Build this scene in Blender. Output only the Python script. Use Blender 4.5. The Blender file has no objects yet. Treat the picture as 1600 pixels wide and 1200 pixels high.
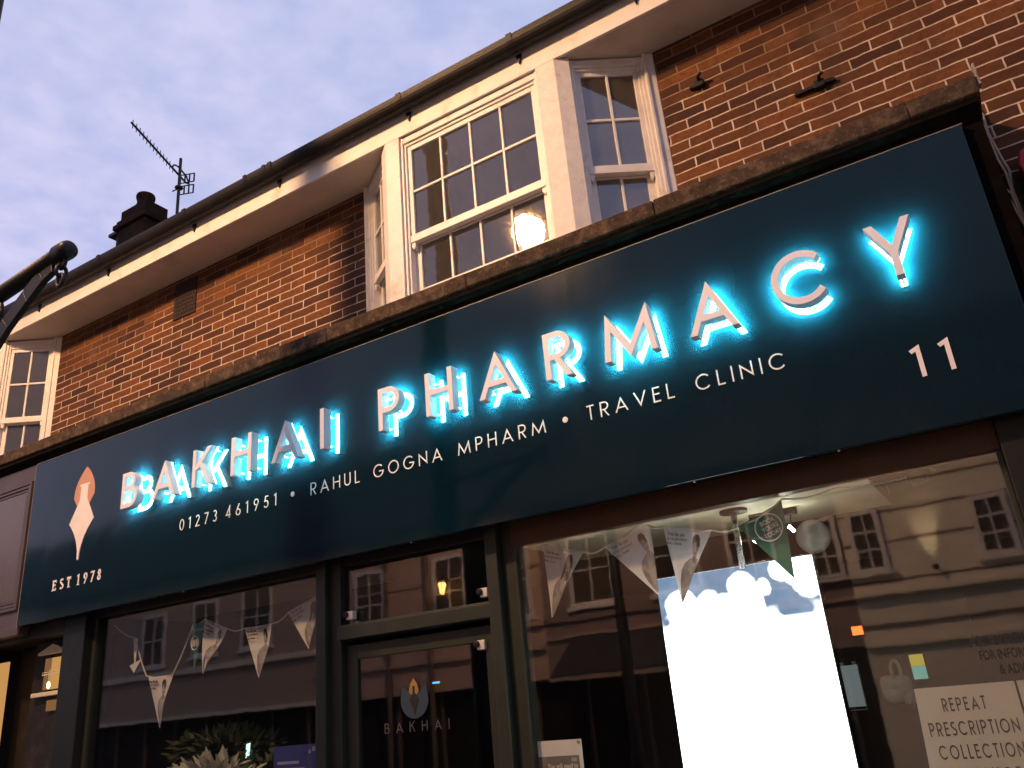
import bpy, bmesh, math, random
from mathutils import Vector, Matrix
random.seed(7)
S = bpy.context.scene
COL = S.collection

# ------------------------------------------------------------------ camera
cd = bpy.data.cameras.new("camera"); cam = bpy.data.objects.new("camera", cd); COL.objects.link(cam)
R = Matrix(((0.8482331, 0.2596949, 0.4615833), (0.5225727, -0.2686524, -0.8091623), (-0.0861299, 0.9275691, -0.3635893)))
cam.matrix_world = Matrix.Translation((0, -4.0, 1.6)) @ R.to_4x4()
cd.sensor_width = 36; cd.lens = 36 * 1283.25 / 1600; cd.clip_start = 0.05; cd.clip_end = 2000
S.camera = cam
S.render.resolution_x = 1024; S.render.resolution_y = 768

# ------------------------------------------------------------------ sky
W = bpy.data.worlds.new("World"); S.world = W; W.use_nodes = True
nt = W.node_tree; nt.nodes.clear()
def N(t, **k):
    n = nt.nodes.new(t)
    for a, b in k.items(): setattr(n, a, b)
    return n
def lk(a, b): nt.links.new(a, b)
def mth(op, a, b=None, c=None):
    n = N('ShaderNodeMath', operation=op)
    for i, v in enumerate((a, b, c)):
        if v is None: continue
        if isinstance(v, (int, float)): n.inputs[i].default_value = v
        else: lk(v, n.inputs[i])
    return n.outputs[0]
out = N('ShaderNodeOutputWorld'); bg = N('ShaderNodeBackground'); lk(bg.outputs[0], out.inputs[0])
tc = N('ShaderNodeTexCoord'); sp = N('ShaderNodeSeparateXYZ'); lk(tc.outputs['Generated'], sp.inputs[0])
zc = mth('MAXIMUM', sp.outputs[2], 0.06)
cx = mth('DIVIDE', sp.outputs[0], zc); cy = mth('DIVIDE', sp.outputs[1], zc)
cb = N('ShaderNodeCombineXYZ'); lk(cx, cb.inputs[0]); lk(cy, cb.inputs[1])
n1 = N('ShaderNodeTexNoise'); n1.inputs['Scale'].default_value = 10.5; n1.inputs['Detail'].default_value = 3; n1.inputs['Roughness'].default_value = .5; lk(cb.outputs[0], n1.inputs['Vector'])
n2 = N('ShaderNodeTexNoise'); n2.inputs['Scale'].default_value = .9; n2.inputs['Detail'].default_value = 3; lk(cb.outputs[0], n2.inputs['Vector'])
cl = mth('ADD', mth('MULTIPLY', n1.outputs[0], .66), mth('MULTIPLY', n2.outputs[0], .34))
rp = N('ShaderNodeValToRGB'); lk(cl, rp.inputs[0])
rp.color_ramp.elements[0].position = .34; rp.color_ramp.elements[0].color = (.35, .405, .65, 1)
rp.color_ramp.elements[1].position = .70; rp.color_ramp.elements[1].color = (.53, .53, .735, 1)
# towards the horizon the clouds turn a little pinker; Nishita twilight sits underneath
hz = N('ShaderNodeMapRange'); lk(sp.outputs[2], hz.inputs[0]); hz.inputs[1].default_value = .75; hz.inputs[2].default_value = .30
mh = N('ShaderNodeMix', data_type='RGBA'); lk(hz.outputs[0], mh.inputs[0]); lk(rp.outputs[0], mh.inputs[6])
mw = N('ShaderNodeMix', data_type='RGBA', blend_type='MULTIPLY'); mw.inputs[0].default_value = 1; lk(rp.outputs[0], mw.inputs[6]); mw.inputs[7].default_value = (1.12, 1.03, 1.05, 1)
lk(mw.outputs[2], mh.inputs[7])
sky = N('ShaderNodeTexSky', sky_type='NISHITA'); sky.sun_disc = False; sky.sun_elevation = math.radians(1.5); sky.sun_rotation = math.radians(250)
sk = N('ShaderNodeMix', data_type='RGBA', blend_type='ADD'); sk.inputs[0].default_value = .012; lk(mh.outputs[2], sk.inputs[6]); lk(sky.outputs[0], sk.inputs[7])
dim = N('ShaderNodeMapRange'); lk(sp.outputs[1], dim.inputs[0]); dim.inputs[1].default_value = -.95; dim.inputs[2].default_value = -.42; dim.inputs[3].default_value = .29; dim.inputs[4].default_value = 1
dm_ = N('ShaderNodeMix', data_type='RGBA', blend_type='MULTIPLY'); dm_.inputs[0].default_value = 1; lk(sk.outputs[2], dm_.inputs[6])
cg = N('ShaderNodeCombineColor'); lk(dim.outputs[0], cg.inputs[0]); lk(dim.outputs[0], cg.inputs[1]); lk(dim.outputs[0], cg.inputs[2]); lk(cg.outputs[0], dm_.inputs[7])
lk(dm_.outputs[2], bg.inputs[0]); bg.inputs[1].default_value = 1.22

S.view_settings.view_transform = 'Standard'; S.view_settings.look = 'None'
S.view_settings.exposure = 0; S.view_settings.gamma = 1
S.cycles.use_denoising = True
S.cycles.max_bounces = 8; S.cycles.transparent_max_bounces = 16
S.cycles.sample_clamp_indirect = 6

# ------------------------------------------------------------------ materials
class NT:
    def __init__(s, name):
        s.m = bpy.data.materials.new(name); s.m.use_nodes = True; s.t = s.m.node_tree; s.t.nodes.clear()
        s.o = s.n('ShaderNodeOutputMaterial')
    def n(s, t, **k):
        x = s.t.nodes.new(t)
        for a, b in k.items(): setattr(x, a, b)
        return x
    def l(s, a, b): s.t.links.new(a, b)
    def set(s, sock, v):
        if isinstance(v, bpy.types.NodeSocket): s.l(v, sock)
        else: sock.default_value = v
    def math(s, op, *a):
        x = s.n('ShaderNodeMath', operation=op)
        for i, v in enumerate(a): s.set(x.inputs[i], v)
        return x.outputs[0]
    def mix(s, f, a, b, bt='MIX'):
        x = s.n('ShaderNodeMix', data_type='RGBA', blend_type=bt)
        s.set(x.inputs[0], f); s.set(x.inputs[6], a); s.set(x.inputs[7], b); return x.outputs[2]
    def pos(s): return s.n('ShaderNodeNewGeometry').outputs['Position']
    def noise(s, v, sc, det=4, ro=.55):
        x = s.n('ShaderNodeTexNoise'); s.l(v, x.inputs['Vector']); x.inputs['Scale'].default_value = sc
        x.inputs['Detail'].default_value = det; x.inputs['Roughness'].default_value = ro; return x.outputs[0]
    def ramp(s, f, els):
        x = s.n('ShaderNodeValToRGB'); s.l(f, x.inputs[0]); e = x.color_ramp.elements
        while len(e) < len(els): e.new(.5)
        for q, (p, c) in zip(e, els): q.position = p; q.color = (c if len(c) == 4 else (*c, 1))
        return x.outputs[0]
    def mr(s, v, a, b, c=0., d=1.):
        x = s.n('ShaderNodeMapRange'); s.l(v, x.inputs[0])
        for i, q in enumerate((a, b, c, d)): x.inputs[i + 1].default_value = q
        return x.outputs[0]
    def bump(s, h, st, dist):
        x = s.n('ShaderNodeBump'); s.l(h, x.inputs['Height']); x.inputs['Strength'].default_value = st
        x.inputs['Distance'].default_value = dist; return x.outputs[0]
    def bsdf(s, col, rough, metal=0, normal=None, spec=.5, emis=None, es=0):
        b = s.n('ShaderNodeBsdfPrincipled')
        s.set(b.inputs['Base Color'], col if isinstance(col, bpy.types.NodeSocket) else (*col, 1))
        s.set(b.inputs['Roughness'], rough); b.inputs['Metallic'].default_value = metal
        b.inputs['Specular IOR Level'].default_value = spec
        if normal is not None: s.l(normal, b.inputs['Normal'])
        if emis is not None:
            s.set(b.inputs['Emission Color'], emis if isinstance(emis, bpy.types.NodeSocket) else (*emis, 1)); b.inputs['Emission Strength'].default_value = es
        s.l(b.outputs[0], s.o.inputs[0]); return b

def paint(name, c, rough=.5, var=.18, dirt=None, scale=7., bump=.15, metal=0, spec=.5, mask=(.5, .75)):
    t = NT(name); p = t.pos(); nz = t.noise(p, scale, 5)
    a = tuple(min(1, v * (1 - var)) for v in c); b = tuple(min(1, v * (1 + var)) for v in c)
    col = t.ramp(nz, [(.3, a), (.7, b)])
    if dirt:
        dm = t.mr(t.noise(p, scale * .6, 6, .65), mask[0], mask[1]); col = t.mix(dm, col, (*dirt, 1))
    fine = t.noise(p, 90, 3); h = t.math('ADD', t.math('MULTIPLY', nz, .6), t.math('MULTIPLY', fine, .4))
    rr = t.mr(fine, .3, .7, max(.02, rough - .08), min(1, rough + .08))
    t.bsdf(col, rr, metal, t.bump(h, bump, .01), spec); return t.m

def emit(name, c, st):
    t = NT(name); e = t.n('ShaderNodeEmission'); e.inputs[0].default_value = (*c, 1); e.inputs[1].default_value = st
    t.l(e.outputs[0], t.o.inputs[0]); return t.m

def glass(name, tint=(.96, .97, .96), rough=0., wavy=0., f0=.08, dusty=0.):
    t = NT(name); g = t.n('ShaderNodeNewGeometry'); p = g.outputs['Position']
    vm = t.n('ShaderNodeVectorMath', operation='DOT_PRODUCT'); t.l(g.outputs['Normal'], vm.inputs[0]); t.l(g.outputs['Incoming'], vm.inputs[1])
    c = t.math('ABSOLUTE', vm.outputs['Value'])
    f = t.math('ADD', f0, t.math('MULTIPLY', 1 - f0, t.math('POWER', t.math('SUBTRACT', 1., c), 5.)))
    tr = t.n('ShaderNodeBsdfTransparent'); tr.inputs[0].default_value = (*tint, 1)
    gl = t.n('ShaderNodeBsdfGlossy'); gl.inputs['Roughness'].default_value = rough
    if wavy:
        h = t.math('ADD', t.noise(p, 5, 2), t.math('MULTIPLY', t.noise(p, 55, 2), .05))
        t.l(t.bump(h, wavy, .02), gl.inputs['Normal'])
    mx = t.n('ShaderNodeMixShader'); t.l(f, mx.inputs[0]); t.l(tr.outputs[0], mx.inputs[1]); t.l(gl.outputs[0], mx.inputs[2])
    res = mx.outputs[0]
    if dusty:
        g2 = t.n('ShaderNodeBsdfGlossy'); g2.inputs['Roughness'].default_value = .06; g2.inputs[0].default_value = (1, .9, .75, 1)
        m3 = t.n('ShaderNodeMixShader'); t.l(t.mr(t.noise(p, 60, 5, .8),   .45, .8, .0015, .022), m3.inputs[0]); t.l(res, m3.inputs[1]); t.l(g2.outputs[0], m3.inputs[2]); res = m3.outputs[0]
        df = t.n('ShaderNodeBsdfDiffuse'); df.inputs[0].default_value = (.5, .46, .4, 1)
        dm = t.math('MULTIPLY', t.mr(t.noise(p, 40, 6, .75), .35, .9, .30, 1.), dusty)
        m2 = t.n('ShaderNodeMixShader'); t.l(dm, m2.inputs[0]); t.l(res, m2.inputs[1]); t.l(df.outputs[0], m2.inputs[2]); res = m2.outputs[0]
    t.l(res, t.o.inputs[0]); return t.m

def brick_mat():
    t = NT("brick"); p = t.pos(); s = t.n('ShaderNodeSeparateXYZ'); t.l(p, s.inputs[0])
    wob = t.n('ShaderNodeTexNoise'); t.l(p, wob.inputs['Vector']); wob.inputs['Scale'].default_value = 7; wob.inputs['Detail'].default_value = 3
    ws = t.n('ShaderNodeSeparateColor'); t.l(wob.outputs['Color'], ws.inputs[0])
    u = t.math('ADD', t.math('ADD', s.outputs[0], s.outputs[1]), t.math('MULTIPLY', t.math('SUBTRACT', ws.outputs[0], .5), .022))
    v = t.math('ADD', s.outputs[2], t.math('MULTIPLY', t.math('SUBTRACT', ws.outputs[1], .5), .017))
    BW, BH = .281, .0747
    vr = t.math('DIVIDE', t.math('SUBTRACT', v, 4.5716), BH); row = t.math('FLOOR', vr)
    odd = t.math('ABSOLUTE', t.math('MODULO', row, 2.))
    wn0 = t.n('ShaderNodeTexWhiteNoise', noise_dimensions='1D'); t.l(row, wn0.inputs['W'])
    ur = t.math('ADD', t.math('DIVIDE', t.math('SUBTRACT', u, .42 - 1.037), BW), t.math('ADD', t.math('MULTIPLY', t.math('SUBTRACT', 1., odd), .5), t.math('MULTIPLY', wn0.outputs['Value'], .09)))
    col = t.math('FLOOR', ur)
    fu = t.math('MULTIPLY', t.math('SUBTRACT', ur, col), BW); fv = t.math('MULTIPLY', t.math('SUBTRACT', vr, row), BH)
    d = t.math('MINIMUM', t.math('MINIMUM', fu, t.math('SUBTRACT', BW, fu)), t.math('MINIMUM', fv, t.math('SUBTRACT', BH, fv)))
    d = t.math('ADD', d, t.math('MULTIPLY', t.math('SUBTRACT', t.noise(p, 45, 3), .5), .0045))
    isb = t.mr(d, .0036, .0056)
    cb = t.n('ShaderNodeCombineXYZ'); t.l(col, cb.inputs[0]); t.l(row, cb.inputs[1])
    wn = t.n('ShaderNodeTexWhiteNoise', noise_dimensions='2D'); t.l(cb.outputs[0], wn.inputs['Vector'])
    bc = t.ramp(wn.outputs['Value'], [(0., (.050, .020, .011)), (.18, (.074, .027, .012)), (.38, (.104, .038, .014)), (.62, (.140, .053, .018)), (.84, (.172, .067, .021)), (1., (.195, .068, .021))])
    mott = t.noise(p, 26, 6, .7)
    bc = t.mix(t.mr(mott, .42, .72, 0., .75), bc, (.055, .022, .016, 1))
    bc = t.mix(t.mr(t.noise(p, 9, 4, .6), .55, .8, 0., .5), bc, (.165, .066, .024, 1))
    mc = t.ramp(t.noise(p, 18, 4), [(.3, (.46, .37, .29)), (.7, (.70, .59, .47))])
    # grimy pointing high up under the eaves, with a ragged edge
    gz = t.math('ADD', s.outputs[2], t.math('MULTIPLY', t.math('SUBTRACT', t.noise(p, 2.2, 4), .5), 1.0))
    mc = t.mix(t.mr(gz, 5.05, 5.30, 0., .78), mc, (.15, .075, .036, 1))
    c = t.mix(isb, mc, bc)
    st = t.n('ShaderNodeMapping'); st.inputs['Scale'].default_value = (1.6, 1.6, .45); t.l(p, st.inputs['Vector'])
    c = t.mix(t.mr(t.noise(st.outputs[0], 1.5, 5, .6), .50, .74, 0., .62), c, (.045, .024, .015, 1))      # soot and damp runs
    c = t.mix(t.mr(t.noise(p, 1.1, 4, .6), .60, .72, 0., .22), c, (.36, .25, .17, 1))                     # lime bloom
    # low right of the sign, the shade on the bricks is put into their colour
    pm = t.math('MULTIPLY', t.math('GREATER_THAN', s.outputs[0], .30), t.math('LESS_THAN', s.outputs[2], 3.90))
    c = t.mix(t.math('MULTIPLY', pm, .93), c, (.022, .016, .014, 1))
    h = t.math('ADD', t.math('MULTIPLY', isb, .8), t.math('MULTIPLY', mott, .35))
    t.bsdf(c, .85, 0, t.bump(h, .8, .006), .25); return t.m

def stone_mat():
    t = NT("weathered_stone"); p = t.pos()
    c = t.ramp(t.noise(p, 14, 8, .7), [(.28, (.022, .015, .011)), (.5, (.080, .052, .034)), (.72, (.20, .135, .090))])
    c = t.mix(t.mr(t.noise(p, 4, 4), .5, .68, 0, .8), c, (.04, .032, .022, 1))
    c = t.mix(t.mr(t.noise(p, 55, 3), .62, .72, 0, .5), c, (.36, .28, .19, 1))
    c = t.mix(t.mr(t.noise(p, 6.5, 5), .6, .75, 0, .4), c, (.07, .06, .028, 1))
    t.bsdf(c, .92, 0, t.bump(t.noise(p, 22, 8, .72), .9, .02), .2); return t.m

def panel_mat():
    t = NT("navy_sign_panel"); p = t.pos()
    c = t.ramp(t.noise(p, 1.2, 3), [(.3, (.0016, .0118, .0205)), (.7, (.0020, .0138, .0235))])
    mp = t.n('ShaderNodeMapping'); mp.inputs['Scale'].default_value = (14, 1, .9); t.l(p, mp.inputs['Vector'])
    c = t.mix(t.mr(t.noise(mp.outputs[0], 1.0, 5, .65), .56, .80, 0., .05), c, (.03, .035, .036, 1))       # rain streaks of dust
    rr = t.math('ADD', t.mr(t.noise(p, 2.2, 4), .3, .7, .072, .10), t.mr(t.noise(mp.outputs[0], 1.3, 4), .45, .8, 0., .02))
    t.bsdf(c, rr, 0, t.bump(t.noise(p, 1.6, 2), .10, .03), .45); return t.m

M = {}
M['brick'] = brick_mat(); M['stone'] = stone_mat(); M['panel'] = panel_mat(); M['shaded_stone'] = paint('shaded_stone', (.007, .0055, .0045), .95, .4, (.016, .012, .008), 16, .8, spec=.05); M['recess'] = paint('black_recess_board', (.0045, .0035, .003), .95, .3, (.010, .008, .006), 9, .5, spec=.03); M['black_brick'] = paint('near_black_brick', (.008, .006, .0055), .9, .5, (.018, .012, .009), 9, .7, spec=.1); M['terracotta'] = paint('dark_terracotta', (.030, .014, .010), .85, .3, None, 30, .5)
M['white'] = paint("white_gloss_paint", (.75, .71, .66), .38, .06, (.46, .38, .29), 9, .4, mask=(.56, .80))
M['white_worn'] = paint("worn_white_paint", (.72, .67, .61), .5, .08, (.46, .38, .29), 16, .9, mask=(.58, .8))
M['soffit'] = paint("soffit_paint", (.62, .55, .47), .6, .08, (.40, .31, .23), 3, .15, mask=(.55, .85))
M['gutter'] = paint("gutter_plastic", (.0085, .0065, .006), .5, .3, (.022, .017, .014), 12, .1, spec=.28)
M['black'] = paint("black_iron", (.007, .007, .008), .5, .3, None, 20, .3, spec=.3)
M['green'] = paint("dark_green_joinery", (.020, .025, .017), .42, .15, (.03, .029, .021), 6, .2, mask=(.6, .9))
M['shaded_green'] = paint('shaded_green_joinery', (.0075, .010, .008), .45, .2, (.016, .015, .011), 6, .2, mask=(.6, .9), spec=.3)
M['darkwood'] = paint("dark_timber", (.010, .0075, .006), .6, .3, (.05, .035, .025), 9, .5)
M['redwood'] = paint("red_brown_head_board", (.075, .034, .016), .5, .15, None, 6, .2)
M['tile'] = paint("roof_tile", (.07, .045, .035), .8, .3, (.05, .05, .03), 5, .6)
M['letter'] = paint("pale_letter_metal", (.80, .83, .93), .42, .03, None, 10, .03)
M['letter_under'] = paint("letter_dark_cap", (.06, .05, .05), .5, .2, None, 30, .1)
M['vinyl_letter'] = paint("pale_pink_vinyl", (.84, .78, .76), .5, .04, None, 10, .03)
M['copper'] = paint("copper_vinyl", (.56, .30, .18), .45, .05, None, 10, .05)
M['glow'] = emit("cyan_led_back", (.24, 1.0, .97), 600)
M['pin'] = paint("standoff_pin", (.55, .6, .62), .4, .1, None, 20, .1)
M['glass'] = glass("shop_glass", (.92, .93, .91), .024, .010, .086)
M['oldglass'] = glass("old_window_glass", (.72, .70, .70), .006, .030, .16, .14)
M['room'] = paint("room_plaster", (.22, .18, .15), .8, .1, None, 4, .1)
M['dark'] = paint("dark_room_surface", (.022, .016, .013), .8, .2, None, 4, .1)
M['cream'] = paint("cream_bulkhead_paint", (.68, .62, .47), .55, .06, (.35, .30, .2), 5, .15, mask=(.55, .8))
M['paper'] = paint("white_card_print", (.80, .79, .80), .6, .03, None, 10, .03)
def paper_tr(name, c):
    t = NT(name); p = t.pos(); col = t.ramp(t.noise(p, 12, 3), [(.3, tuple(v * .96 for v in c)), (.7, c)])
    d = t.n('ShaderNodeBsdfDiffuse'); tr = t.n('ShaderNodeBsdfTranslucent'); t.l(col, d.inputs[0]); t.l(col, tr.inputs[0])
    mx = t.n('ShaderNodeMixShader'); mx.inputs[0].default_value = .38; t.l(d.outputs[0], mx.inputs[1]); t.l(tr.outputs[0], mx.inputs[2]); t.l(mx.outputs[0], t.o.inputs[0]); return t.m
M['pennant'] = paper_tr("thin_white_pennant_paper", (.88, .87, .90))
M['ink'] = paint("black_print", (.02, .02, .022), .5, .1, None, 20, .03)
M['decal_grey'] = paint('faint_grey_vinyl', (.075, .07, .07), .5, .2, None, 25, .03); M['grey'] = paint("grey_print", (.20, .19, .19), .5, .25, None, 25, .03)
M['greymid'] = paint('mid_grey_print', (.30, .285, .285), .5, .2, None, 25, .03); M['greylight'] = paint("light_grey_print", (.42, .40, .40), .5, .15, None, 25, .03)
M['teal'] = paint("green_print", (.02, .21, .155), .5, .05, None, 10, .03)
M['cord'] = paint("cream_cord", (.62, .56, .44), .8, .1, None, 60, .5)
def picture_mat():
    t = NT("soft_overexposed_picture"); s_ = t.n('ShaderNodeSeparateXYZ'); t.l(t.pos(), s_.inputs[0]); x_, z_ = s_.outputs[0], s_.outputs[2]
    wob = t.math('MULTIPLY', t.math('SUBTRACT', t.noise(t.pos(), 9, 4), .5), .05)
    def circ(cx_, cz_, r, soft=.016, ax=1.0):
        d = t.math('SQRT', t.math('ADD', t.math('POWER', t.math('MULTIPLY', t.math('SUBTRACT', x_, cx_), ax), 2.), t.math('POWER', t.math('SUBTRACT', z_, cz_), 2.)))
        return t.mr(t.math('ADD', d, wob), r + soft, r - soft)
    m = t.mr(t.math('ADD', z_, wob), 1.97, 1.875)
    for c in ((-1.60, 2.02, .085), (-1.60, 1.90, .12), (-1.45, 2.02, .06), (-1.44, 1.93, .11), (-1.355, 1.95, .10), (-1.255, 2.085, .062, .016, .9), (-1.255, 1.99, .10), (-1.145, 2.06, .035), (-.97, 2.145, .085), (-.91, 2.07, .075), (-1.04, 2.13, .05)):
        m = t.math('MAXIMUM', m, circ(*c))
    fig = t.math('MAXIMUM', circ(-1.03, 1.955, .062), t.math('MAXIMUM', circ(-.965, 1.925, .058), circ(-1.70, 1.95, .035, .02)))
    fig = t.math('MULTIPLY', fig, t.mr(z_, 1.885, 1.915))
    m = t.math('MULTIPLY', m, t.math('SUBTRACT', 1., fig))
    sky_ = t.ramp(t.noise(t.pos(), 5, 3), [(.35, (.20, .33, .55)), (.65, (.36, .48, .70))])
    col = t.mix(m, sky_, (6.5, 6.8, 6.6, 1)); e = t.n('ShaderNodeEmission'); t.l(col, e.inputs[0]); t.l(e.outputs[0], t.o.inputs[0]); return t.m
M['picture'] = picture_mat()
M['screen'] = emit("white_screen", (.95, 1.0, .97), 7)
M['screen_sky'] = emit("blue_screen_picture", (.24, .37, .60), 1.0)
M['screen_mid'] = emit("pale_screen_picture", (.52, .60, .80), 1.0)
M['screen_teal'] = emit("bluish_screen_picture", (.10, .19, .38), 1.0)
M['trim'] = paint('thin_sign_edge', (.22, .2, .19), .5, .1, None, 30, .05); M['steel'] = paint("brushed_steel", (.5, .48, .46), .3, .1, None, 40, .1, metal=1)
M['plastic'] = paint("white_plastic", (.62, .60, .56), .4, .05, None, 10, .05)
M['vinylpanel'] = paint("cream_vinyl_panel", (.50, .50, .45), .6, .05, None, 3, .05)
M['blue'] = paint("blue_poster_print", (.03, .045, .22), .5, .1, None, 10, .03)
M['bluetext'] = paint("pale_blue_print", (.25, .27, .5), .5, .1, None, 10, .03)
M['logo_blue'] = paint("slate_blue_vinyl", (.025, .045, .075), .5, .1, None, 10, .03)
M['logo_gold'] = paint("gold_vinyl", (.30, .18, .05), .5, .1, None, 10, .03)
M['cable'] = paint("pale_cable_sheath", (.42, .34, .27), .6, .15, None, 30, .2)
M['red'] = paint("red_painted_metal", (.42, .025, .02), .4, .1, None, 10, .1)
M['grey_shop'] = paint("grey_brown_shopfront_paint", (.075, .055, .05), .4, .12, None, 6, .1)
M['grey_panel'] = paint("grey_shop_sign_face", (.10, .085, .08), .22, .1, None, 2, .05)
M['amber'] = emit("amber_lit_pane", (1.0, .52, .16), .55)
M['amber_dim'] = emit("dim_amber_reflection", (1.0, .50, .18), .22)
M['bulb'] = emit("warm_bulb", (1.0, .72, .35), 6)
M['lantern'] = emit("sodium_street_lantern", (1.0, .56, .275), 1430)
M['lantern_small'] = emit("amber_wall_lantern", (1.0, .50, .14), 24)
M['tube'] = emit('lit_tube', (.95, 1.0, .85), 170); M['exit'] = emit("red_lit_sign", (1.0, .10, .02), 5)
M['bluelamp'] = emit("blue_led", (.05, .25, 1.0), 4)
M['coldwhite'] = emit("cold_lit_label", (.7, 1.0, .95), 1.6)
M['tv_yellow'] = emit("yellow_monitor_picture", (.75, .62, .10), .6)
M['tv_teal'] = emit("teal_monitor_picture", (.25, .62, .55), .6)
M['leaflet'] = emit("cool_lit_leaflet", (.50, .60, .62), .30)
M['asphalt'] = paint("asphalt", (.05, .05, .05), .85, .25, None, 30, .6)
M['paving'] = paint("paving", (.22, .20, .18), .8, .15, None, 2, .3)
M['render'] = paint("cream_render", (.78, .70, .56), .8, .05, None, 2, .2)
M['render_pink'] = paint("pinkish_render", (.55, .38, .30), .8, .06, None, 2, .2)
M['render_tan'] = paint("tan_render", (.44, .33, .26), .8, .06, None, 2, .2)
M['render_dk'] = paint("mauve_grey_render", (.26, .19, .17), .8, .08, None, 2, .2)
M['groove'] = paint("grey_brown_string_course", (.16, .12, .09), .8, .1, None, 4, .2)
M['slate'] = paint("roof_slate", (.05, .05, .055), .7, .2, None, 6, .4)
M['darkshop'] = paint('dark_shopfront', (.018, .014, .012), .6, .3, None, 3, .1, spec=.2); M['pane'] = paint("dark_window_pane", (.085, .066, .052), .5, .1, None, 3, .02, spec=.25)
M['awning'] = paint("charcoal_awning_canvas", (.022, .022, .028), .9, .15, None, 6, .3)
M['leaf'] = paint("leaf_green", (.028, .048, .018), .6, .4, None, 9, .1)
M['leaf_pale'] = paint("silver_leaf", (.40, .41, .38), .6, .25, None, 9, .1)
M['skin'] = paint("printed_skin", (.22, .12, .08), .6, .1, None, 9, .05)
M['bag'] = paint("white_carrier_bag", (.45, .45, .42), .5, .1, None, 9, .2)

# ------------------------------------------------------------------ mesh helper
X = Vector((1, 0, 0)); Y = Vector((0, 1, 0)); Z = Vector((0, 0, 1))
class MB:
    def __init__(s, o=(0, 0, 0), u=X, n=Y):
        s.v = []; s.f = []; s.o = Vector(o); s.u = Vector(u).normalized(); s.n = Vector(n).normalized()
    def P(s, a, d, z): return s.o + s.u * a + s.n * d + Z * z
    def add(s, vs, fs):
        k = len(s.v); s.v += [tuple(p) for p in vs]; s.f += [tuple(i + k for i in f) for f in fs]; return s
    def box(s, a0, a1, d0, d1, z0, z1):
        vs = [s.P(a, d, z) for z in (z0, z1) for d in (d0, d1) for a in (a0, a1)]
        return s.add(vs, [(0, 2, 3, 1), (4, 5, 7, 6), (0, 1, 5, 4), (2, 6, 7, 3), (0, 4, 6, 2), (1, 3, 7, 5)])
    def prism(s, poly, d0, d1):        # poly in (a, z), extruded from d0 (front) to d1
        n = len(poly); vs = [s.P(a, d0, z) for a, z in poly] + [s.P(a, d1, z) for a, z in poly]
        fs = [tuple(range(n)), tuple(range(2 * n - 1, n - 1, -1))] + [(i, i + n, (i + 1) % n + n, (i + 1) % n) for i in range(n)]
        return s.add(vs, fs)
    def profile(s, poly, a0, a1):      # poly in (d, z), extruded along u
        n = len(poly); vs = [s.P(a0, d, z) for d, z in poly] + [s.P(a1, d, z) for d, z in poly]
        fs = [tuple(range(n)), tuple(range(2 * n - 1, n - 1, -1))] + [(i, (i + 1) % n, (i + 1) % n + n, i + n) for i in range(n)]
        return s.add(vs, fs)
    def tube(s, pts, r, seg=8, cap=True):
        pts = [Vector(p) for p in pts]; rs = r if isinstance(r, (list, tuple)) else [r] * len(pts)
        rings = []; up = None
        for i, p in enumerate(pts):
            t = (pts[min(i + 1, len(pts) - 1)] - pts[max(i - 1, 0)]).normalized()
            if up is None:
                up = t.orthogonal().normalized()
            up = (up - t * up.dot(t)).normalized(); w = t.cross(up)
            rings.append([p + (up * math.cos(2 * math.pi * k / seg) + w * math.sin(2 * math.pi * k / seg)) * rs[i] for k in range(seg)])
        vs = [q for r_ in rings for q in r_]; fs = []
        for i in range(len(pts) - 1):
            for k in range(seg):
                a = i * seg + k; b = i * seg + (k + 1) % seg; fs.append((a, b, b + seg, a + seg))
        if cap: fs += [tuple(range(seg - 1, -1, -1)), tuple(range((len(pts) - 1) * seg, len(pts) * seg))]
        return s.add(vs, fs)
    def lathe(s, c, prof, seg=16, axis=Z):
        return s.tube([Vector(c) + Vector(axis) * h for r, h in prof], [max(r, 1e-4) for r, h in prof], seg)
    def torus(s, c, R_, r, ax1, ax2, seg=14, sg=6, sx=1.0):
        ax1 = Vector(ax1); ax2 = Vector(ax2); ax3 = ax1.cross(ax2); vs = []; fs = []
        for i in range(seg):
            a = 2 * math.pi * i / seg; d = ax1 * math.cos(a) + ax2 * math.sin(a) ; base = Vector(c) + ax1 * math.cos(a) * R_ * sx + ax2 * math.sin(a) * R_
            for k in range(sg):
                b = 2 * math.pi * k / sg; vs.append(base + d * math.cos(b) * r + ax3 * math.sin(b) * r)
        for i in range(seg):
            for k in range(sg):
                fs.append((i * sg + k, ((i + 1) % seg) * sg + k, ((i + 1) % seg) * sg + (k + 1) % sg, i * sg + (k + 1) % sg))
        return s.add(vs, fs)
    def build(s, name, mat, parent=None, bevel=0, smooth=False, root=None):
        me = bpy.data.meshes.new(name)
        base = Vector((0, 0, 0))
        q = parent
        while q is not None: base += q.location; q = q.parent
        me.from_pydata([tuple(Vector(p) - base) for p in s.v], [], s.f); me.update()
        bm = bmesh.new(); bm.from_mesh(me); bmesh.ops.recalc_face_normals(bm, faces=bm.faces); bm.to_mesh(me); bm.free()
        ms = mat if isinstance(mat, (list, tuple)) else [mat]
        for m_ in ms: me.materials.append(m_)
        if smooth: me.polygons.foreach_set('use_smooth', [True] * len(me.polygons))
        o = bpy.data.objects.new(name, me); COL.objects.link(o)
        if parent is not None: o.parent = parent
        if bevel:
            b = o.modifiers.new('bevel', 'BEVEL'); b.width = bevel; b.segments = 2; b.limit_method = 'ANGLE'; b.angle_limit = math.radians(40)
        return o

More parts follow.
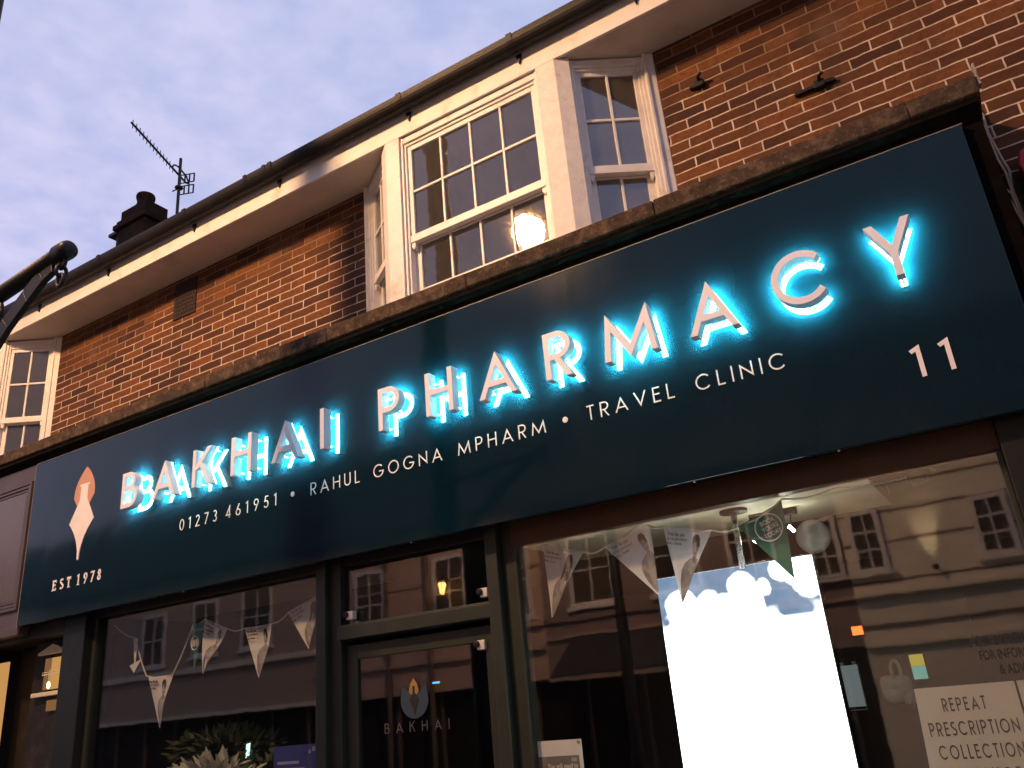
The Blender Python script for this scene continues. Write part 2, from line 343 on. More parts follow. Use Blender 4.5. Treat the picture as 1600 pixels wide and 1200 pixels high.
def thing(name, label, cat, loc=(0, 0, 0), group=None):
    o = bpy.data.objects.new(name, None); COL.objects.link(o); o.location = loc; o.empty_display_size = .1
    o['label'] = label; o['category'] = cat
    if group: o['group'] = group
    return o
def tag(o, label, cat, group=None):
    o['label'] = label; o['category'] = cat
    if group: o['group'] = group
    return o
def struct(o): o['kind'] = 'structure'; return o
def copy_tree(o, parent=None, off=None):
    c = o.copy(); COL.objects.link(c); c.parent = parent
    if off is not None: c.location = o.location + Vector(off)
    for ch in list(o.children): copy_tree(ch, c)
    return c

# ------------------------------------------------------------------ stroke lettering (geometric capitals)
def arc(cx_, cy_, rx, ry, a0, a1, n=14):
    return [(cx_ + rx * math.cos(math.radians(a0 + (a1 - a0) * i / n)), cy_ + ry * math.sin(math.radians(a0 + (a1 - a0) * i / n))) for i in range(n + 1)]
def apex(halfw, h, H=1.0):
    f = halfw * .6; tip = 1
    for _ in range(30):
        ap = H - tip; phi = math.atan2(max(halfw - f, .05), max(ap, .1)); f = h / math.cos(phi); tip = h / math.sin(phi)
    return f, H - tip
def glyph(c, w):
    h = w / 2
    if c == 'A':
        Wd = .91; f, ap = apex(Wd / 2, h); t = .30; a = f + (Wd / 2 - f) * (t / ap)
        return [[(f, 0), (Wd / 2, ap), (Wd - f, 0)], [(a, t), (Wd - a, t)]], Wd, 'h'
    if c == 'V':
        Wd = .86; f, ap = apex(Wd / 2, h); return [[(f, 1), (Wd / 2, 1 - ap), (Wd - f, 1)]], Wd, 'h'
    if c == 'M':
        Wd = 1.09; x1 = .155; f = h * 1.03; ap = .80; xm = Wd / 2
        return [[(f, 0), (x1, ap), (xm, .115), (Wd - x1, ap), (Wd - f, 0)]], Wd, 'h'
    if c == 'N':
        Wd = .76; return [[(h, 0), (h, .84), (Wd - h, .16), (Wd - h, 1)]], Wd, 'h'
    if c == 'Y':
        Wd = .735; f = h * 1.2; return [[(f, 1), (Wd / 2, .42), (Wd - f, 1)], [(Wd / 2, .46), (Wd / 2, 0)]], Wd, 'h'
    if c == 'K':
        Wd = .72; return [[(h, 0), (h, 1)], [(Wd - 1.5 * h, 1), (2.2 * h, .46)], [(.30, .60), (Wd - 1.35 * h, 0)]], Wd, 'h'
    if c == 'H':
        Wd = .72; return [[(h, 0), (h, 1)], [(Wd - h, 0), (Wd - h, 1)], [(h, .53), (Wd - h, .53)]], Wd, 'p'
    if c == 'I': return [[(h, 0), (h, 1)]], w, 'p'
    if c == 'L': return [[(h, 1), (h, h), (.46, h)]], .46, 'p'
    if c == 'T': return [[(0, 1 - h), (.52, 1 - h)], [(.26, 1 - h), (.26, 0)]], .52, 'p'
    if c == 'E': return [[(.48, 1 - h), (h, 1 - h), (h, h), (.48, h)], [(h, .53), (.45, .53)]], .50, 'p'
    if c == 'B':
        r1 = .235; z1 = 1 - h; zm = .545; z2 = h; ra = (z1 - zm) / 2; rb = (zm - z2) / 2
        return [[(h, 0), (h, 1)], [(h, z1), (.30, z1)] + arc(.30, zm + ra, ra * 1.05, ra, 90, -90)[1:] + [(h, zm)], [(.28, zm)] + arc(.36, zm - rb, rb * 1.05, rb, 90, -90) + [(h, z2)]], .36 + rb * 1.05 + h, 'p'
    if c in 'PR':
        zm = .46; ra = (1 - h - zm) / 2; s_ = [[(h, 0), (h, 1)], [(h, 1 - h), (.29, 1 - h)] + arc(.29, zm + ra, ra * 1.05, ra, 90, -90)[1:] + [(h, zm)]]
        if c == 'R': s_.append([(.25, zm), (.60 - 1.3 * h, 0)])
        return s_, .60, 'h' if c == 'R' else 'p'
    if c == 'C': return [arc(.5, .5, .5 - h, .5 - h, 42, 318, 40)], .93, 'p'
    if c == 'O': return [arc(.5, .5, .5 - h, .5 - h, 90, 450, 48)], 1.0, 'c'
    if c == 'G': return [arc(.5, .5, .5 - h, .5 - h, 45, 352, 40) + [(.56, .47)]], 1.0, 'p'
    if c == 'U': return [[(h, 1)] + arc(.32, .32, .32 - h, .32 - h, 180, 360, 18) + [(.64 - h, 1)]], .64, 'p'
    if c == 'S': return [arc(.26, .745, .23 - h * .2, .255 - h, 40, 250, 16) + arc(.25, .27, .25 - h * .2, .27 - h, 70, -145, 18)], .52, 'p'
    if c == '0': return [arc(.29, .5, .29 - h, .5 - h, 90, 450, 40)], .58, 'c'
    if c == '1': return [[(0, .84), (.20, 1 - h), (.20, 0)]], .30, 'p'
    if c == '2': return [arc(.26, .74, .25 - h, .26 - h, 165, -38, 18) + [(h * 1.2, h), (.53, h)]], .54, 'p'
    if c == '3': return [arc(.24, .75, .22 - h, .25 - h, 150, -90, 16), arc(.24, .27, .26 - h, .27 - h, 90, -150, 18)], .50, 'p'
    if c == '4': return [[(.42, 0), (.42, .93), (h, .26), (.58, .26)]], .58, 'p'
    if c == '5': return [[(.46, 1 - h), (.17, 1 - h), (.10, .56)] + arc(.24, .32, .28 - h, .32 - h, 110, -150, 18)[1:]], .53, 'p'
    if c == '6': return [[(.38, 1), (.075, .42)] + arc(.28, .29, .28 - h, .29 - h, 150, 510, 30)], .56, 'p'
    if c == '7': return [[(0, 1 - h), (.46, 1 - h), (.14, 0)]], .48, 'p'
    if c == '8': return [arc(.26, .75, .22 - h, .25 - h, 90, 450, 26), arc(.26, .265, .26 - h, .265 - h, 90, 450, 26)], .52, 'c'
    if c == '9': return [[(.18, 0), (.485, .58)] + arc(.28, .71, .28 - h, .29 - h, -30, 330, 30)], .56, 'p'
    if c == '.': return [arc(.09, .5, .045, .045, 90, 450, 14)], .18, 'c'
    return [], .4, 'p'
RIM = False        # True: only the side walls of a stroke (the open back rim of a built-up letter)
def add_stroke(mb, pts, w, mode, x0, z0, sx, sz, d0, d1):
    h = w / 2; n = len(pts); L = []; Rr = []; P_ = [Vector(p) for p in pts]
    closed = mode == 'c'
    for i in range(n):
        if closed and i in (0, n - 1): a = P_[n - 2]; b = P_[1]
        else: a = P_[max(i - 1, 0)]; b = P_[min(i + 1, n - 1)]
        t1 = (P_[i] - a) if (P_[i] - a).length > 1e-6 else (b - P_[i]); t2 = (b - P_[i]) if (b - P_[i]).length > 1e-6 else t1
        t1 = t1.normalized(); t2 = t2.normalized(); n1_ = Vector((-t1.y, t1.x)); n2_ = Vector((-t2.y, t2.x))
        m = (n1_ + n2_); m = m.normalized() if m.length > 1e-4 else n1_
        k = h / max(m.dot(n1_), .13); l = P_[i] + m * k; r = P_[i] - m * k
        if mode == 'h' and i in (0, n - 1) and abs(t1.y) > .25:
            zz = P_[i].y
            l = l + t1 * ((zz - l.y) / t1.y); r = r + t1 * ((zz - r.y) / t1.y)
        L.append(l); Rr.append(r)
    vs = []
    for d in (d0, d1):
        for q in L: vs.append(mb.P(x0 + q.x * sx, d, z0 + q.y * sz))
        for q in Rr: vs.append(mb.P(x0 + q.x * sx, d, z0 + q.y * sz))
    fs = []
    for i in range(n - 1):
        if RIM: fs += [(i, 2 * n + i, 2 * n + i + 1, i + 1), (n + i, n + i + 1, 3 * n + i + 1, 3 * n + i)]; continue
        fs += [(i, i + 1, n + i + 1, n + i), (2 * n + i, 3 * n + i, 3 * n + i + 1, 2 * n + i + 1), (i, 2 * n + i, 2 * n + i + 1, i + 1), (n + i, n + i + 1, 3 * n + i + 1, 3 * n + i)]
    if not closed: fs += [(0, n, 3 * n, 2 * n), (n - 1, 3 * n - 1, 4 * n - 1, 2 * n - 1)]
    mb.add(vs, fs)
def add_glyph(mb, c, w, x0, z0, sx, sz, d0, d1, eps=.0005):
    st, wd, mode = glyph(c, w)
    for k, s_ in enumerate(st): add_stroke(mb, s_, w, mode, x0, z0, sx, sz, d0 + eps * k, d1 - eps * k)
    return wd
def run(text, x0, x1, z0, cap, w, d0, d1, mb, sx=None, space=.55):
    """set a line of capitals from x0 to x1, tracking evenly"""
    sx = sx or cap; ws = [glyph(c, w)[1] if c != ' ' else space for c in text]
    tr = ((x1 - x0) / sx - sum(ws)) / max(1, len(text) - 1); x = x0
    for c, wd in zip(text, ws):
        if c != ' ': add_glyph(mb, c, w, x, z0, sx, cap, d0, d1, .0002)
        x += (wd + tr) * sx
def font_text(text, mat, parent, name, center, height, uvec=X, nrm=-Y, align='LEFT', squeeze=1.0, bold=0.0):
    """default-font lettering laid on a plane; center = anchor of the first baseline"""
    cu = bpy.data.curves.new(name, 'FONT'); cu.body = text; cu.size = 1.0; cu.align_x = align; cu.offset = bold; cu.extrude = .004; cu.resolution_u = 3
    to = bpy.data.objects.new(name, cu); COL.objects.link(to); dg = bpy.context.evaluated_depsgraph_get()
    me = bpy.data.meshes.new_from_object(to.evaluated_get(dg)); bpy.data.objects.remove(to)
    k = height / .70; u = Vector(uvec).normalized(); n = Vector(nrm).normalized(); up = n.cross(u)
    base = Vector((0, 0, 0)); q = parent
    while q is not None: base += q.location; q = q.parent
    for v in me.vertices:
        p = v.co.copy(); v.co = Vector(center) + u * p.x * k * squeeze + up * p.y * k + n * p.z * .25 - base
    me.materials.clear(); me.materials.append(mat)
    o = bpy.data.objects.new(name, me); COL.objects.link(o); o.parent = parent; return o

# ================================================================== GROUND
struct(MB().box(-60, 60, -2.5, 6, -.3, 0.0).build('pavement', M['paving']))
struct(MB().box(-60, 60, -7.0, -2.5, -.4, -.12).build('road', M['asphalt']))
struct(MB().box(-60, 60, -30, -7.0, -.3, 0.0).build('far_pavement', M['paving']))
struct(MB().box(-300, 300, -300, 300, -.6, -.42).build('ground', M['asphalt']))

# ================================================================== THE SHOP BUILDING
shop = thing('brick_shop_building', 'long brick building with white bay windows over the pharmacy shopfront', 'building', (-3.3, .42, 0))
YW = .42
bw = MB()
for a0, a1 in ((-14.6, -10.51), (-7.93, -3.765), (-1.187, 9.0)): bw.box(a0, a1, YW, YW + .25, 2.75, 5.66)
bw.box(.42, 9.0, YW - .002, YW + .2, 0, 2.75); bw.box(-14.6, -9.3, YW - .002, YW + .2, 0, 2.75)
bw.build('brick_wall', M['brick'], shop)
MB().box(-14.6, 9.0, .07, 4.2, 5.645, 5.70).build('soffit', M['soffit'], shop)
MB().box(-14.6, 9.0, .048, .07, 5.633, 5.90).build('fascia_board', M['white'], shop, .004)
# roof
rf = MB().profile([(-.04, 5.935), (4.4, 9.15), (4.4, 9.0), (-.02, 5.88)], -14.6, 9.0).build('roof', M['tile'], shop)
# gutter: half-round trough with unions and brackets
g = MB(); gc = Vector((0, -.022, 5.872)); prof = []
for k in range(13):
    a = math.pi + math.pi * k / 12; prof.append((-.022 + .064 * math.cos(a), 5.885 + .092 * math.sin(a) * 1.0))
inner = [(-.022 + .056 * math.cos(math.pi + math.pi * k / 12), 5.885 + .084 * math.sin(math.pi + math.pi * k / 12)) for k in range(12, -1, -1)]
pr_ = [(d, z) for d, z in prof] + inner
g.profile(pr_, -14.6, 9.0)
gut = g.build('gutter', M['gutter'], shop, 0)
for gx in (-13.2, -11.4, -9.6, -7.75, -6.62, -5.4, -4.35, -3.0, -2.03, -1.15, .2, 1.6):
    u_ = MB(); pf = [(-.022 + .069 * math.cos(math.pi + math.pi * k / 12), 5.889 + .097 * math.sin(math.pi + math.pi * k / 12)) for k in range(13)]
    u_.profile(pf + [(.047, 5.895), (-.091, 5.895)], gx, gx + .045)
    u_.prism([(gx, 5.80), (gx + .045, 5.80), (gx + .0225, 5.72)], .03, .047)  # dark triangle shaped like the bracket's shadow on the fascia
    u_.build('gutter_bracket_and_shadow', M['gutter'], gut)
un_ = MB()
for gx in (-4.62, -4.40, -4.33):
    un_.profile([(-.022 + .076 * math.cos(math.pi + math.pi * k / 12), 5.895 + .10 * math.sin(math.pi + math.pi * k / 12)) for k in range(13)], gx, gx + .035)
un_.profile([(-.022 + .070 * math.cos(math.pi + math.pi * k / 12), 5.889 + .098 * math.sin(math.pi + math.pi * k / 12)) for k in range(13)], -4.62, -4.30)
un_.build('gutter_union', M['black'], gut)
# coping over the shop front
cp = MB()
random.seed(3)
x = -14.6
while x < .44:
    x2 = min(x + random.uniform(.9, 1.5), .45); j = random.uniform(-.004, .004)
    cp.profile([(-.050 + j, 4.122), (-.056 + j, 4.222 + j), (YW - .002, 4.262), (YW - .002, 4.115), (.0, 4.112)], x, x2 - .003); x = x2
cpo = cp.build('coping', M['stone'], shop, .008)
MB().profile([(-.030, 4.108), (-.034, 4.085), (.012, 4.06), (.044, 4.03), (.044, 4.108)], -14.5, .430).build('coping_moulding', M['shaded_stone'], shop)  # underside's shade put into the stone colour, keeping letter glow off it
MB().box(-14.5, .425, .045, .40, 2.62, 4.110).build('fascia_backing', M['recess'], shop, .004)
ab = MB()
for i in range(6):
    for k in range(7): pass
ab.box(-6.10, -5.79, YW - .012, YW - .001, 5.22, 5.60)
abo = ab.build('air_brick', M['terracotta'], shop, .003)
hb = MB()
for i in range(7):
    for k in range(6):
        zc_ = 5.26 + k * .042; xc_ = -6.06 + i * .04 + (.02 if k % 2 else 0)
        hb.box(xc_ - .011, xc_ + .011, YW - .0145, YW - .0125, zc_ - .011, zc_ + .011)
hb.build('air_hole', M['black'], abo)
# two rusty iron wall brackets
for bx0, bx1, bz in ((-.985, -.880, 5.205), (-.385, -.150, 4.835)):
    b_ = MB(); b_.box(bx0, bx1, YW - .03, YW - .001, bz, bz + .022)
    c_ = bx0 + (bx1 - bx0) * .62
    b_.tube([(c_, YW - .02, bz + .02), (c_ + .01, YW - .06, bz + .045), (c_ + .035, YW - .075, bz + .05)], .012, 6); b_.box(c_ - .03, c_ + .03, YW - .04, YW - .0005, bz - .012, bz + .040)
    b_.build('wall_bracket', M['black'], shop, .004)

# ---- bay windows (part with sub-parts); built once, copied to the left
def sash(uw, o, U, Nn, u0, u1, parent, cols, side):
    """frame between u0 and u1 on plane (o,U,Nn); upper sash two rows, lower sash one+ row"""
    fr = MB(o, U, Nn)
    zt, zb = 5.632, 4.20
    # outer box frame with stepped beads
    fr.box(u0, u0 + .022, .018, .10, zb, zt); fr.box(u1 - .022, u1, .018, .10, zb, zt)
    fr.box(u0 + .022, u0 + .040, .034, .11, zb, zt - .05); fr.box(u1 - .040, u1 - .022, .034, .11, zb, zt - .05)
    fr.box(u0 + .022, u1 - .022, .022, .10, zt - .055, zt); fr.box(u0 + .04, u1 - .04, .038, .11, zt - .078, zt - .0552)
    fr.box(u0, u1, .0, .14, zb, 4.285)
    fr.build('window_frame', M['white'], parent, .003)
    s1 = MB(o, U, Nn); a0 = u0 + .040; a1 = u1 - .040; zt1 = zt - .078
    st = .036 if not side else .030
    g0, g1 = a0 + st, a1 - st; gz1 = zt1 - .040; gz0 = 4.782; zm = 5.150
    s1.box(a0, g0, .050, .085, 4.72, zt1); s1.box(g1, a1, .050, .085, 4.72, zt1)
    s1.box(g0, g1, .050, .085, gz1, zt1)
    s1.box(a0 - .005, a1 + .005, .040, .086, 4.722, gz0)
    for k in range(1, cols):
        c = g0 + (g1 - g0) * k / cols; s1.box(c - .009, c + .009, .054, .082, gz0, gz1)
    for k in range(cols):
        c0 = g0 + (g1 - g0) * k / cols + (.009 if k else 0); c1 = g0 + (g1 - g0) * (k + 1) / cols - (.009 if k < cols - 1 else 0)
        s1.box(c0, c1, .0535, .0825, zm - .010, zm + .010)
    # horns under the meeting rail
    for hx in (a0 + .001, a1 - st + .001): s1.prism([(hx, 4.722), (hx + st - .002, 4.722), (hx + st - .002, 4.69), (hx + st * .5, 4.665), (hx, 4.69)], .048, .084)
    s1.build('upper_sash', M['white'], parent, .003)
    s2 = MB(o, U, Nn); st2 = st + .014; h0, h1 = a0 + st2, a1 - st2
    s2.box(a0, h0, .092, .125, 4.286, 4.735); s2.box(h1, a1, .092, .125, 4.286, 4.735)
    s2.box(h0, h1, .092, .125, 4.286, 4.362); s2.box(h0, h1, .092, .125, 4.715, 4.735)
    for k in range(1, cols):
        c = h0 + (h1 - h0) * k / cols; s2.box(c - .009, c + .009, .096, .122, 4.362, 4.715)
    s2.build('lower_sash', M['white'], parent, .003)
    gl = MB(o, U, Nn); gl.box(g0, g1, .066, .070, gz0, gz1); gl.build('glass', M['oldglass'], parent)
    gl = MB(o, U, Nn); gl.box(h0, h1, .107, .111, 4.362, 4.715); gl.build('glass', M['oldglass'], parent)
bay = bpy.data.objects.new('bay_window', None); COL.objects.link(bay); bay.parent = shop; bay.location = Vector((-2.49, .05, 4.2)) - shop.location
xl, xr = -3.222, -1.757; Pl = Vector((xl, .05, 0)); Pr = Vector((xr, .05, 0)); Wr = Vector((-1.187, YW, 0)); Wl = Vector((-3.765, YW, 0))
UF = X; NF = Y
US = (Wr - Pr).normalized(); NS = Vector((-US.y, US.x, 0)); LS = (Wr - Pr).length
UL = (Pl - Wl).normalized(); NL = Vector((-UL.y, UL.x, 0)); LL = (Pl - Wl).length
def post(corner, d1, l1, d2, l2, mat):
    """solid corner post: runs l1 along d1 and l2 along d2 from the corner, 0.12 thick"""
    n1 = Vector((0, 1, 0)); a = corner + d1 * l1; b = corner + d2 * l2
    poly = [a, corner, b, b + (n1 * .10 + d1 * .03), a + n1 * .13]
    m = MB(); n = len(poly)
    m.add([Vector((p.x, p.y, 4.2)) for p in poly] + [Vector((p.x, p.y, 5.640)) for p in poly],
          [tuple(range(n)), tuple(range(2 * n - 1, n - 1, -1))] + [(i, (i + 1) % n, (i + 1) % n + n, i + n) for i in range(n)])
    return m
post(Pr, -X, .145, US, .105, 0).build('corner_post', M['white_worn'], bay, .004)
post(Pl, X, .130, -UL, .105, 0).build('corner_post', M['white'], bay, .004)
sash(0, Pl, X, Y, .130, (xr - xl) - .145, bay, 4, False)
sash(0, Pr, US, NS, .105, LS - .075, bay, 2, True)
sash(0, Wl, UL, NL, .075, LL - .105, bay, 2, True)
ws = MB(Pr, US, NS); ws.box(LS - .075, LS, .004, .09, 4.2, 5.640); ws.box(LS - .075, LS - .055, -.008, .004, 4.2, 5.640)
ws.build('wall_jamb', M['white'], bay, .003)
ws = MB(Wl, UL, NL); ws.box(0, .075, .004, .09, 4.2, 5.640); ws.box(.055, .075, -.008, .004, 4.2, 5.640)
ws.build('wall_jamb', M['white'], bay, .003)
copy_tree(bay, shop, (-6.745, 0, 0))
# dark rooms behind the bays
rm = MB()
rm.box(-14.6, 9, 3.6, 3.7, 4.1, 5.64); rm.box(-14.6, 9, .45, 3.6, 4.05, 4.1)
for xx in (-10.6, -7.6, -4.2, -.95): rm.box(xx, xx + .08, .70, 3.6, 4.1, 5.64)
rm.build('upper_room', M['room'], shop)
# a chimney on the ridge behind the gutter
ch = MB(); cx0, cy0, zc0 = -10.85, 3.2, .29
ch.box(cx0 - .40, cx0 + .29, cy0 - .22, cy0 + .22, 7.6, 9.24 + zc0); ch.box(cx0 - .48, cx0 + .36, cy0 - .28, cy0 + .28, 9.241 + zc0, 9.33 + zc0); ch.box(cx0 - .43, cx0 + .32, cy0 - .25, cy0 + .25, 9.331 + zc0, 9.40 + zc0)
ch.box(cx0 - .38, cx0 + .27, cy0 - .21, cy0 + .21, 9.401 + zc0, 9.60 + zc0)
cho = ch.build('chimney', M['black_brick'], rf, .01)  # whole stack in one near-black brick colour
po = MB(); po.lathe((cx0 - .06, cy0, 9.601 + zc0), [(.20, 0), (.165, .05), (.135, .10), (.13, .17), (.15, .23), (.155, .26), (.145, .30), (.10, .305)], 18)
po.build('chimney_pot', M['black_brick'], rf, 0, True)
sp_ = MB(); sp_.box(cx0 - .79, cx0 - .72, cy0, cy0 + .05, 8.0, 9.70); sp_.box(cx0 - .95, cx0 - .62, cy0 - .05, cy0 + .1, 9.70, 9.755); sp_.build('flue_cap', M['black'], rf)

# ---- shop front joinery (parts of the building)
GY = .22
MB().box(-6.83, -6.54, .12, .34, 0, 2.70).build('pilaster', M['shaded_green'], shop, .006)  # pilasters take a darker joinery green; their shade is in the colour
MB().box(.085, .42, .10, .40, 0, 2.70).build('pilaster', M['shaded_green'], shop, .006)
f = MB()
f.box(-4.02, -3.935, .14, .30, 0, 2.70); f.box(-3.935, -3.84, .185, .30, 0, 2.70); f.build('door_post', M['green'], shop, .005)
f = MB(); f.box(-2.655, -2.575, .14, .30, 0, 2.70); f.box(-2.575, -2.50, .20, .34, 0, 2.70); f.build('door_post', M['green'], shop, .005)
f = MB(); f.box(-3.84, -2.655, .15, .30, 2.088, 2.17); f.box(-3.84, -2.655, .17, .29, 2.17, 2.182); f.build('transom', M['green'], shop, .004)
MB().box(-3.84, -2.655, .20, .30, 2.56, 2.70).build('window_head', M['darkwood'], shop, .004); MB().box(-6.54, -4.02, .19, .30, 2.56, 2.70).build('window_head', M['darkwood'], shop, .004)
MB().box(-2.50, .085, .20, .28, 2.478, 2.70).build('window_head', M['redwood'], shop, .004)
for a_, b_ in ((-6.54, -4.02), (-2.50, .085)): MB().box(a_, b_, .17, .36, 0, .55).build('stall_riser', M['green'], shop, .006)
for a_, b_, t_ in ((-6.54, -6.50, 2.56), (-4.055, -4.02, 2.56), (.06, .085, 2.478), (-2.50, -2.475, 2.478)): MB().box(a_, b_, .195, .28, .55, t_).build('window_stile', M['green'], shop, .004)
MB().box(-6.50, -4.055, GY, GY + .008, .55, 2.56).build('shop_window_glass', M['glass'], shop)
MB().box(-2.475, .06, GY, GY + .008, .55, 2.478).build('shop_window_glass', M['glass'], shop)
MB().box(-3.84, -2.655, GY + .01, GY + .018, 2.182, 2.56).build('fanlight_glass', M['glass'], shop)
door = MB()
door.box(-3.835, -3.745, .23, .275, .02, 2.055); door.box(-2.755, -2.66, .23, .275, .02, 2.055); door.box(-3.745, -2.755, .23, .275, 1.965, 2.055); door.box(-3.745, -2.755, .23, .275, .02, .28)
dr = door.build('door', M['green'], shop, .004)
MB().box(-3.745, -2.755, .248, .254, .28, 1.965).build('door_glass', M['glass'], dr)
hd = MB(); hd.tube([(-2.80, .23, .85), (-2.80, .18, .88), (-2.80, .18, 1.2), (-2.80, .23, 1.23)], .012, 8); hd.build('handle', M['steel'], dr, 0, True)
f = MB(); f.prism([(-.34, 2.477), (-.225, 2.477), (-.235, 2.43), (-.31, 2.415)], .29, .36); f.box(-.50, -.20, .30, .32, 2.4775, 2.489); f.build('blind_bracket', M['black'], shop, .003)
# shop rooms
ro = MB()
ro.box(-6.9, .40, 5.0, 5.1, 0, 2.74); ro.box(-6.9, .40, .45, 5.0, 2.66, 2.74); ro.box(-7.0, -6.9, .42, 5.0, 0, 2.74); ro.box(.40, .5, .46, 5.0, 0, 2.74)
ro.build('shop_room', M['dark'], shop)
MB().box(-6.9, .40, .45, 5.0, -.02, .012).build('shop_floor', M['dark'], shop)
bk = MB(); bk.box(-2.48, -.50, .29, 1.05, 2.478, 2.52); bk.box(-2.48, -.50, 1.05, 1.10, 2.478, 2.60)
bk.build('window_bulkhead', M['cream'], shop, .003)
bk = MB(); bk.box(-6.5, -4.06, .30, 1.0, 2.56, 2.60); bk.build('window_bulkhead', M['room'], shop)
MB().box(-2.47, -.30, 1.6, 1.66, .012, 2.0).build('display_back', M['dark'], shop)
# white contact sensors on the frames
for sx_, sz_, sy_ in ((-3.785, 2.235, .175), (-2.735, 2.235, .175), (-2.80, 1.945, .205)):
    q_ = MB(); q_.box(sx_, sx_ + .055, sy_, sy_ + .045, sz_ - .025, sz_ + .03); se = q_.build('sensor', M['plastic'], shop, .006)
    q_ = MB(); q_.lathe((sx_ + .004, sy_ - .001, sz_ + .008), [(.020, 0), (.020, -.012), (.012, -.016)], 12, Y); q_.build('sensor_lens', M['black'], se)

# ================================================================== SHOP SIGN
sign = thing('shop_sign', 'long navy pharmacy fascia sign with raised letters haloed in cyan light', 'shop sign', (-3.5, 0, 2.585))
MB().box(-7.325, .333, 0, .040, 2.585, 4.015).build('panel', M['panel'], sign, .003)
tr = MB(); tr.box(-7.331, -7.326, -.002, .042, 2.58, 4.018); tr.box(-7.331, .339, -.002, .042, 4.0155, 4.020)
tr.build('edge_trim', M['trim'], sign)
sc_ = MB()
for sx_ in (-1.275, -.56, -3.1, -5.2): MB().lathe((sx_, .012, 2.5845), [(.006, 0), (.006, -.006), (.001, -.008)], 8).build('edge_screw', M['steel'], sign)
FD0, FD1 = -.110, -.042; ZB, CH = 3.303, .2865; SW = .122
letters = [('B', -5.866), ('A', -5.483), ('K', -5.025), ('H', -4.608), ('A', -4.198), ('I', -3.738), ('P', -3.229), ('H', -2.848), ('A', -2.452), ('R', -1.991), ('M', -1.620), ('A', -1.125), ('C', -.672), ('Y', -.203)]
for c, x0 in letters:
    m_ = MB(); wd = add_glyph(m_, c, SW, x0, ZB, CH, CH, FD0, FD1 - .005); RIM = True; add_glyph(m_, c, SW, x0, ZB, CH, CH, FD1 - .0048, FD1, 0); RIM = False
    lo = m_.build('sign_letter', M['letter'], sign)
    gm = MB(); add_glyph(gm, c, SW * .86, x0 + SW * .07 * CH, ZB + .07 * SW * CH, CH * (1 - .14 * SW / wd), CH * (1 - .14 * SW), FD1 - .0042, FD1 - .0034, .0002)
    gm.build('letter_glow', M['glow'], lo)
    st, wd, mode = glyph(c, SW)
    for s_ in st[:2]:
        for q in (.12, .85):
            i = q * (len(s_) - 1); a = Vector(s_[int(i)]); b = Vector(s_[min(int(i) + 1, len(s_) - 1)]); p = a + (b - a) * (i - int(i))
            pm = MB(); pm.tube([(x0 + p.x * CH, FD1 - .003, ZB + p.y * CH), (x0 + p.x * CH, -.0005, ZB + p.y * CH)], .006, 8)
            pm.build('standoff_pin', M['pin'], lo)
def lettering(fn, nm='small_lettering'):
    m_ = MB(); fn(m_); m_.build(nm, M['vinyl_letter'], sign)
lettering(lambda m_: (run('01273', -5.275, -4.862, 3.040, .086, .092, -.0030, -.0002, m_), run('461951', -4.765, -4.250, 3.040, .086, .092, -.0030, -.0002, m_)), 'phone_number')
lettering(lambda m_: run('RAHUL GOGNA MPHARM', -3.928, -2.085, 3.043, .086, .092, -.0030, -.0002, m_, space=.50))
lettering(lambda m_: run('TRAVEL CLINIC', -1.815, -.706, 3.045, .086, .092, -.0030, -.0002, m_, space=.55))
for dx_ in (-4.097, -1.955): lettering(lambda m_: m_.lathe((dx_, -.0002, 3.086), [(.0175, 0), (.0175, -.003)], 18, Y), 'bullet_dot')
nu = MB()
for xx in (-.157, -.036):
    add_glyph(nu, '1', .125, xx + .003, 2.830, .165, .150, -.0060, -.0002)
nu.build('street_number', M['vinyl_letter'], sign)
# EST 1978 with slab serifs
es = MB(); ez, eh, ew = 2.815, .088, .17; ex = -6.857
def ser(x, z, wd): es.box(x, x + wd, -.0036, -.0002, z, z + .0075)
for c, xx, k in (('E', -6.857, .98), ('S', -6.755, 1.0), ('T', -6.660, 1.08), ('1', -6.520, .95), ('9', -6.435, .98), ('7', -6.340, 1.0), ('8', -6.250, .95)):
    add_glyph(es, c, ew, xx, ez, eh * k * 1.05, eh, -.0030, -.0002, .0003)
    if c == 'T': ser(xx + .012, ez, .036)
    if c == '1': ser(xx + .002, ez, .034)
    if c == 'E': ser(xx - .007, ez, .02); ser(xx - .007, ez + eh - .0075, .02); es.box(xx + .042, xx + .050, -.0036, -.0002, ez, ez + .024); es.box(xx + .042, xx + .050, -.0036, -.0002, ez + eh - .024, ez + eh)
    if c == 'T': es.box(xx - .001, xx + .007, -.0036, -.0002, ez + eh - .024, ez + eh); es.box(xx + .045, xx + .053, -.0036, -.0002, ez + eh - .024, ez + eh)
es.build('established_lettering', M['vinyl_letter'], sign)
# pen-nib and flame emblem
em = MB()
cxm = -6.542
fl = [(cxm, 3.825)]
for t_ in range(1, 9): q = t_ / 8; fl.append((cxm + .142 * math.sin(q * math.pi / 2) ** .85, 3.825 - .235 * q))
fl += [(cxm + .143, 3.565), (cxm + .060, 3.455), (cxm - .060, 3.455), (cxm - .143, 3.565)]
for t_ in range(8, 0, -1): q = t_ / 8; fl.append((cxm - .142 * math.sin(q * math.pi / 2) ** .85, 3.825 - .235 * q))
em.prism(fl, -.003, -.0002); em.build('emblem_flame', M['copper'], sign)
em = MB()
nb_ = [(cxm - .066, 3.675), (cxm + .066, 3.675), (cxm + .066, 3.662), (cxm + .050, 3.655), (cxm + .050, 3.535), (cxm + .168, 3.348)]
for t_ in range(1, 11): q = t_ / 10; nb_.append((cxm + .012 + .156 * (1 - q) ** 2.1, 3.348 - .318 * q))
nb_.append((cxm, 3.022))
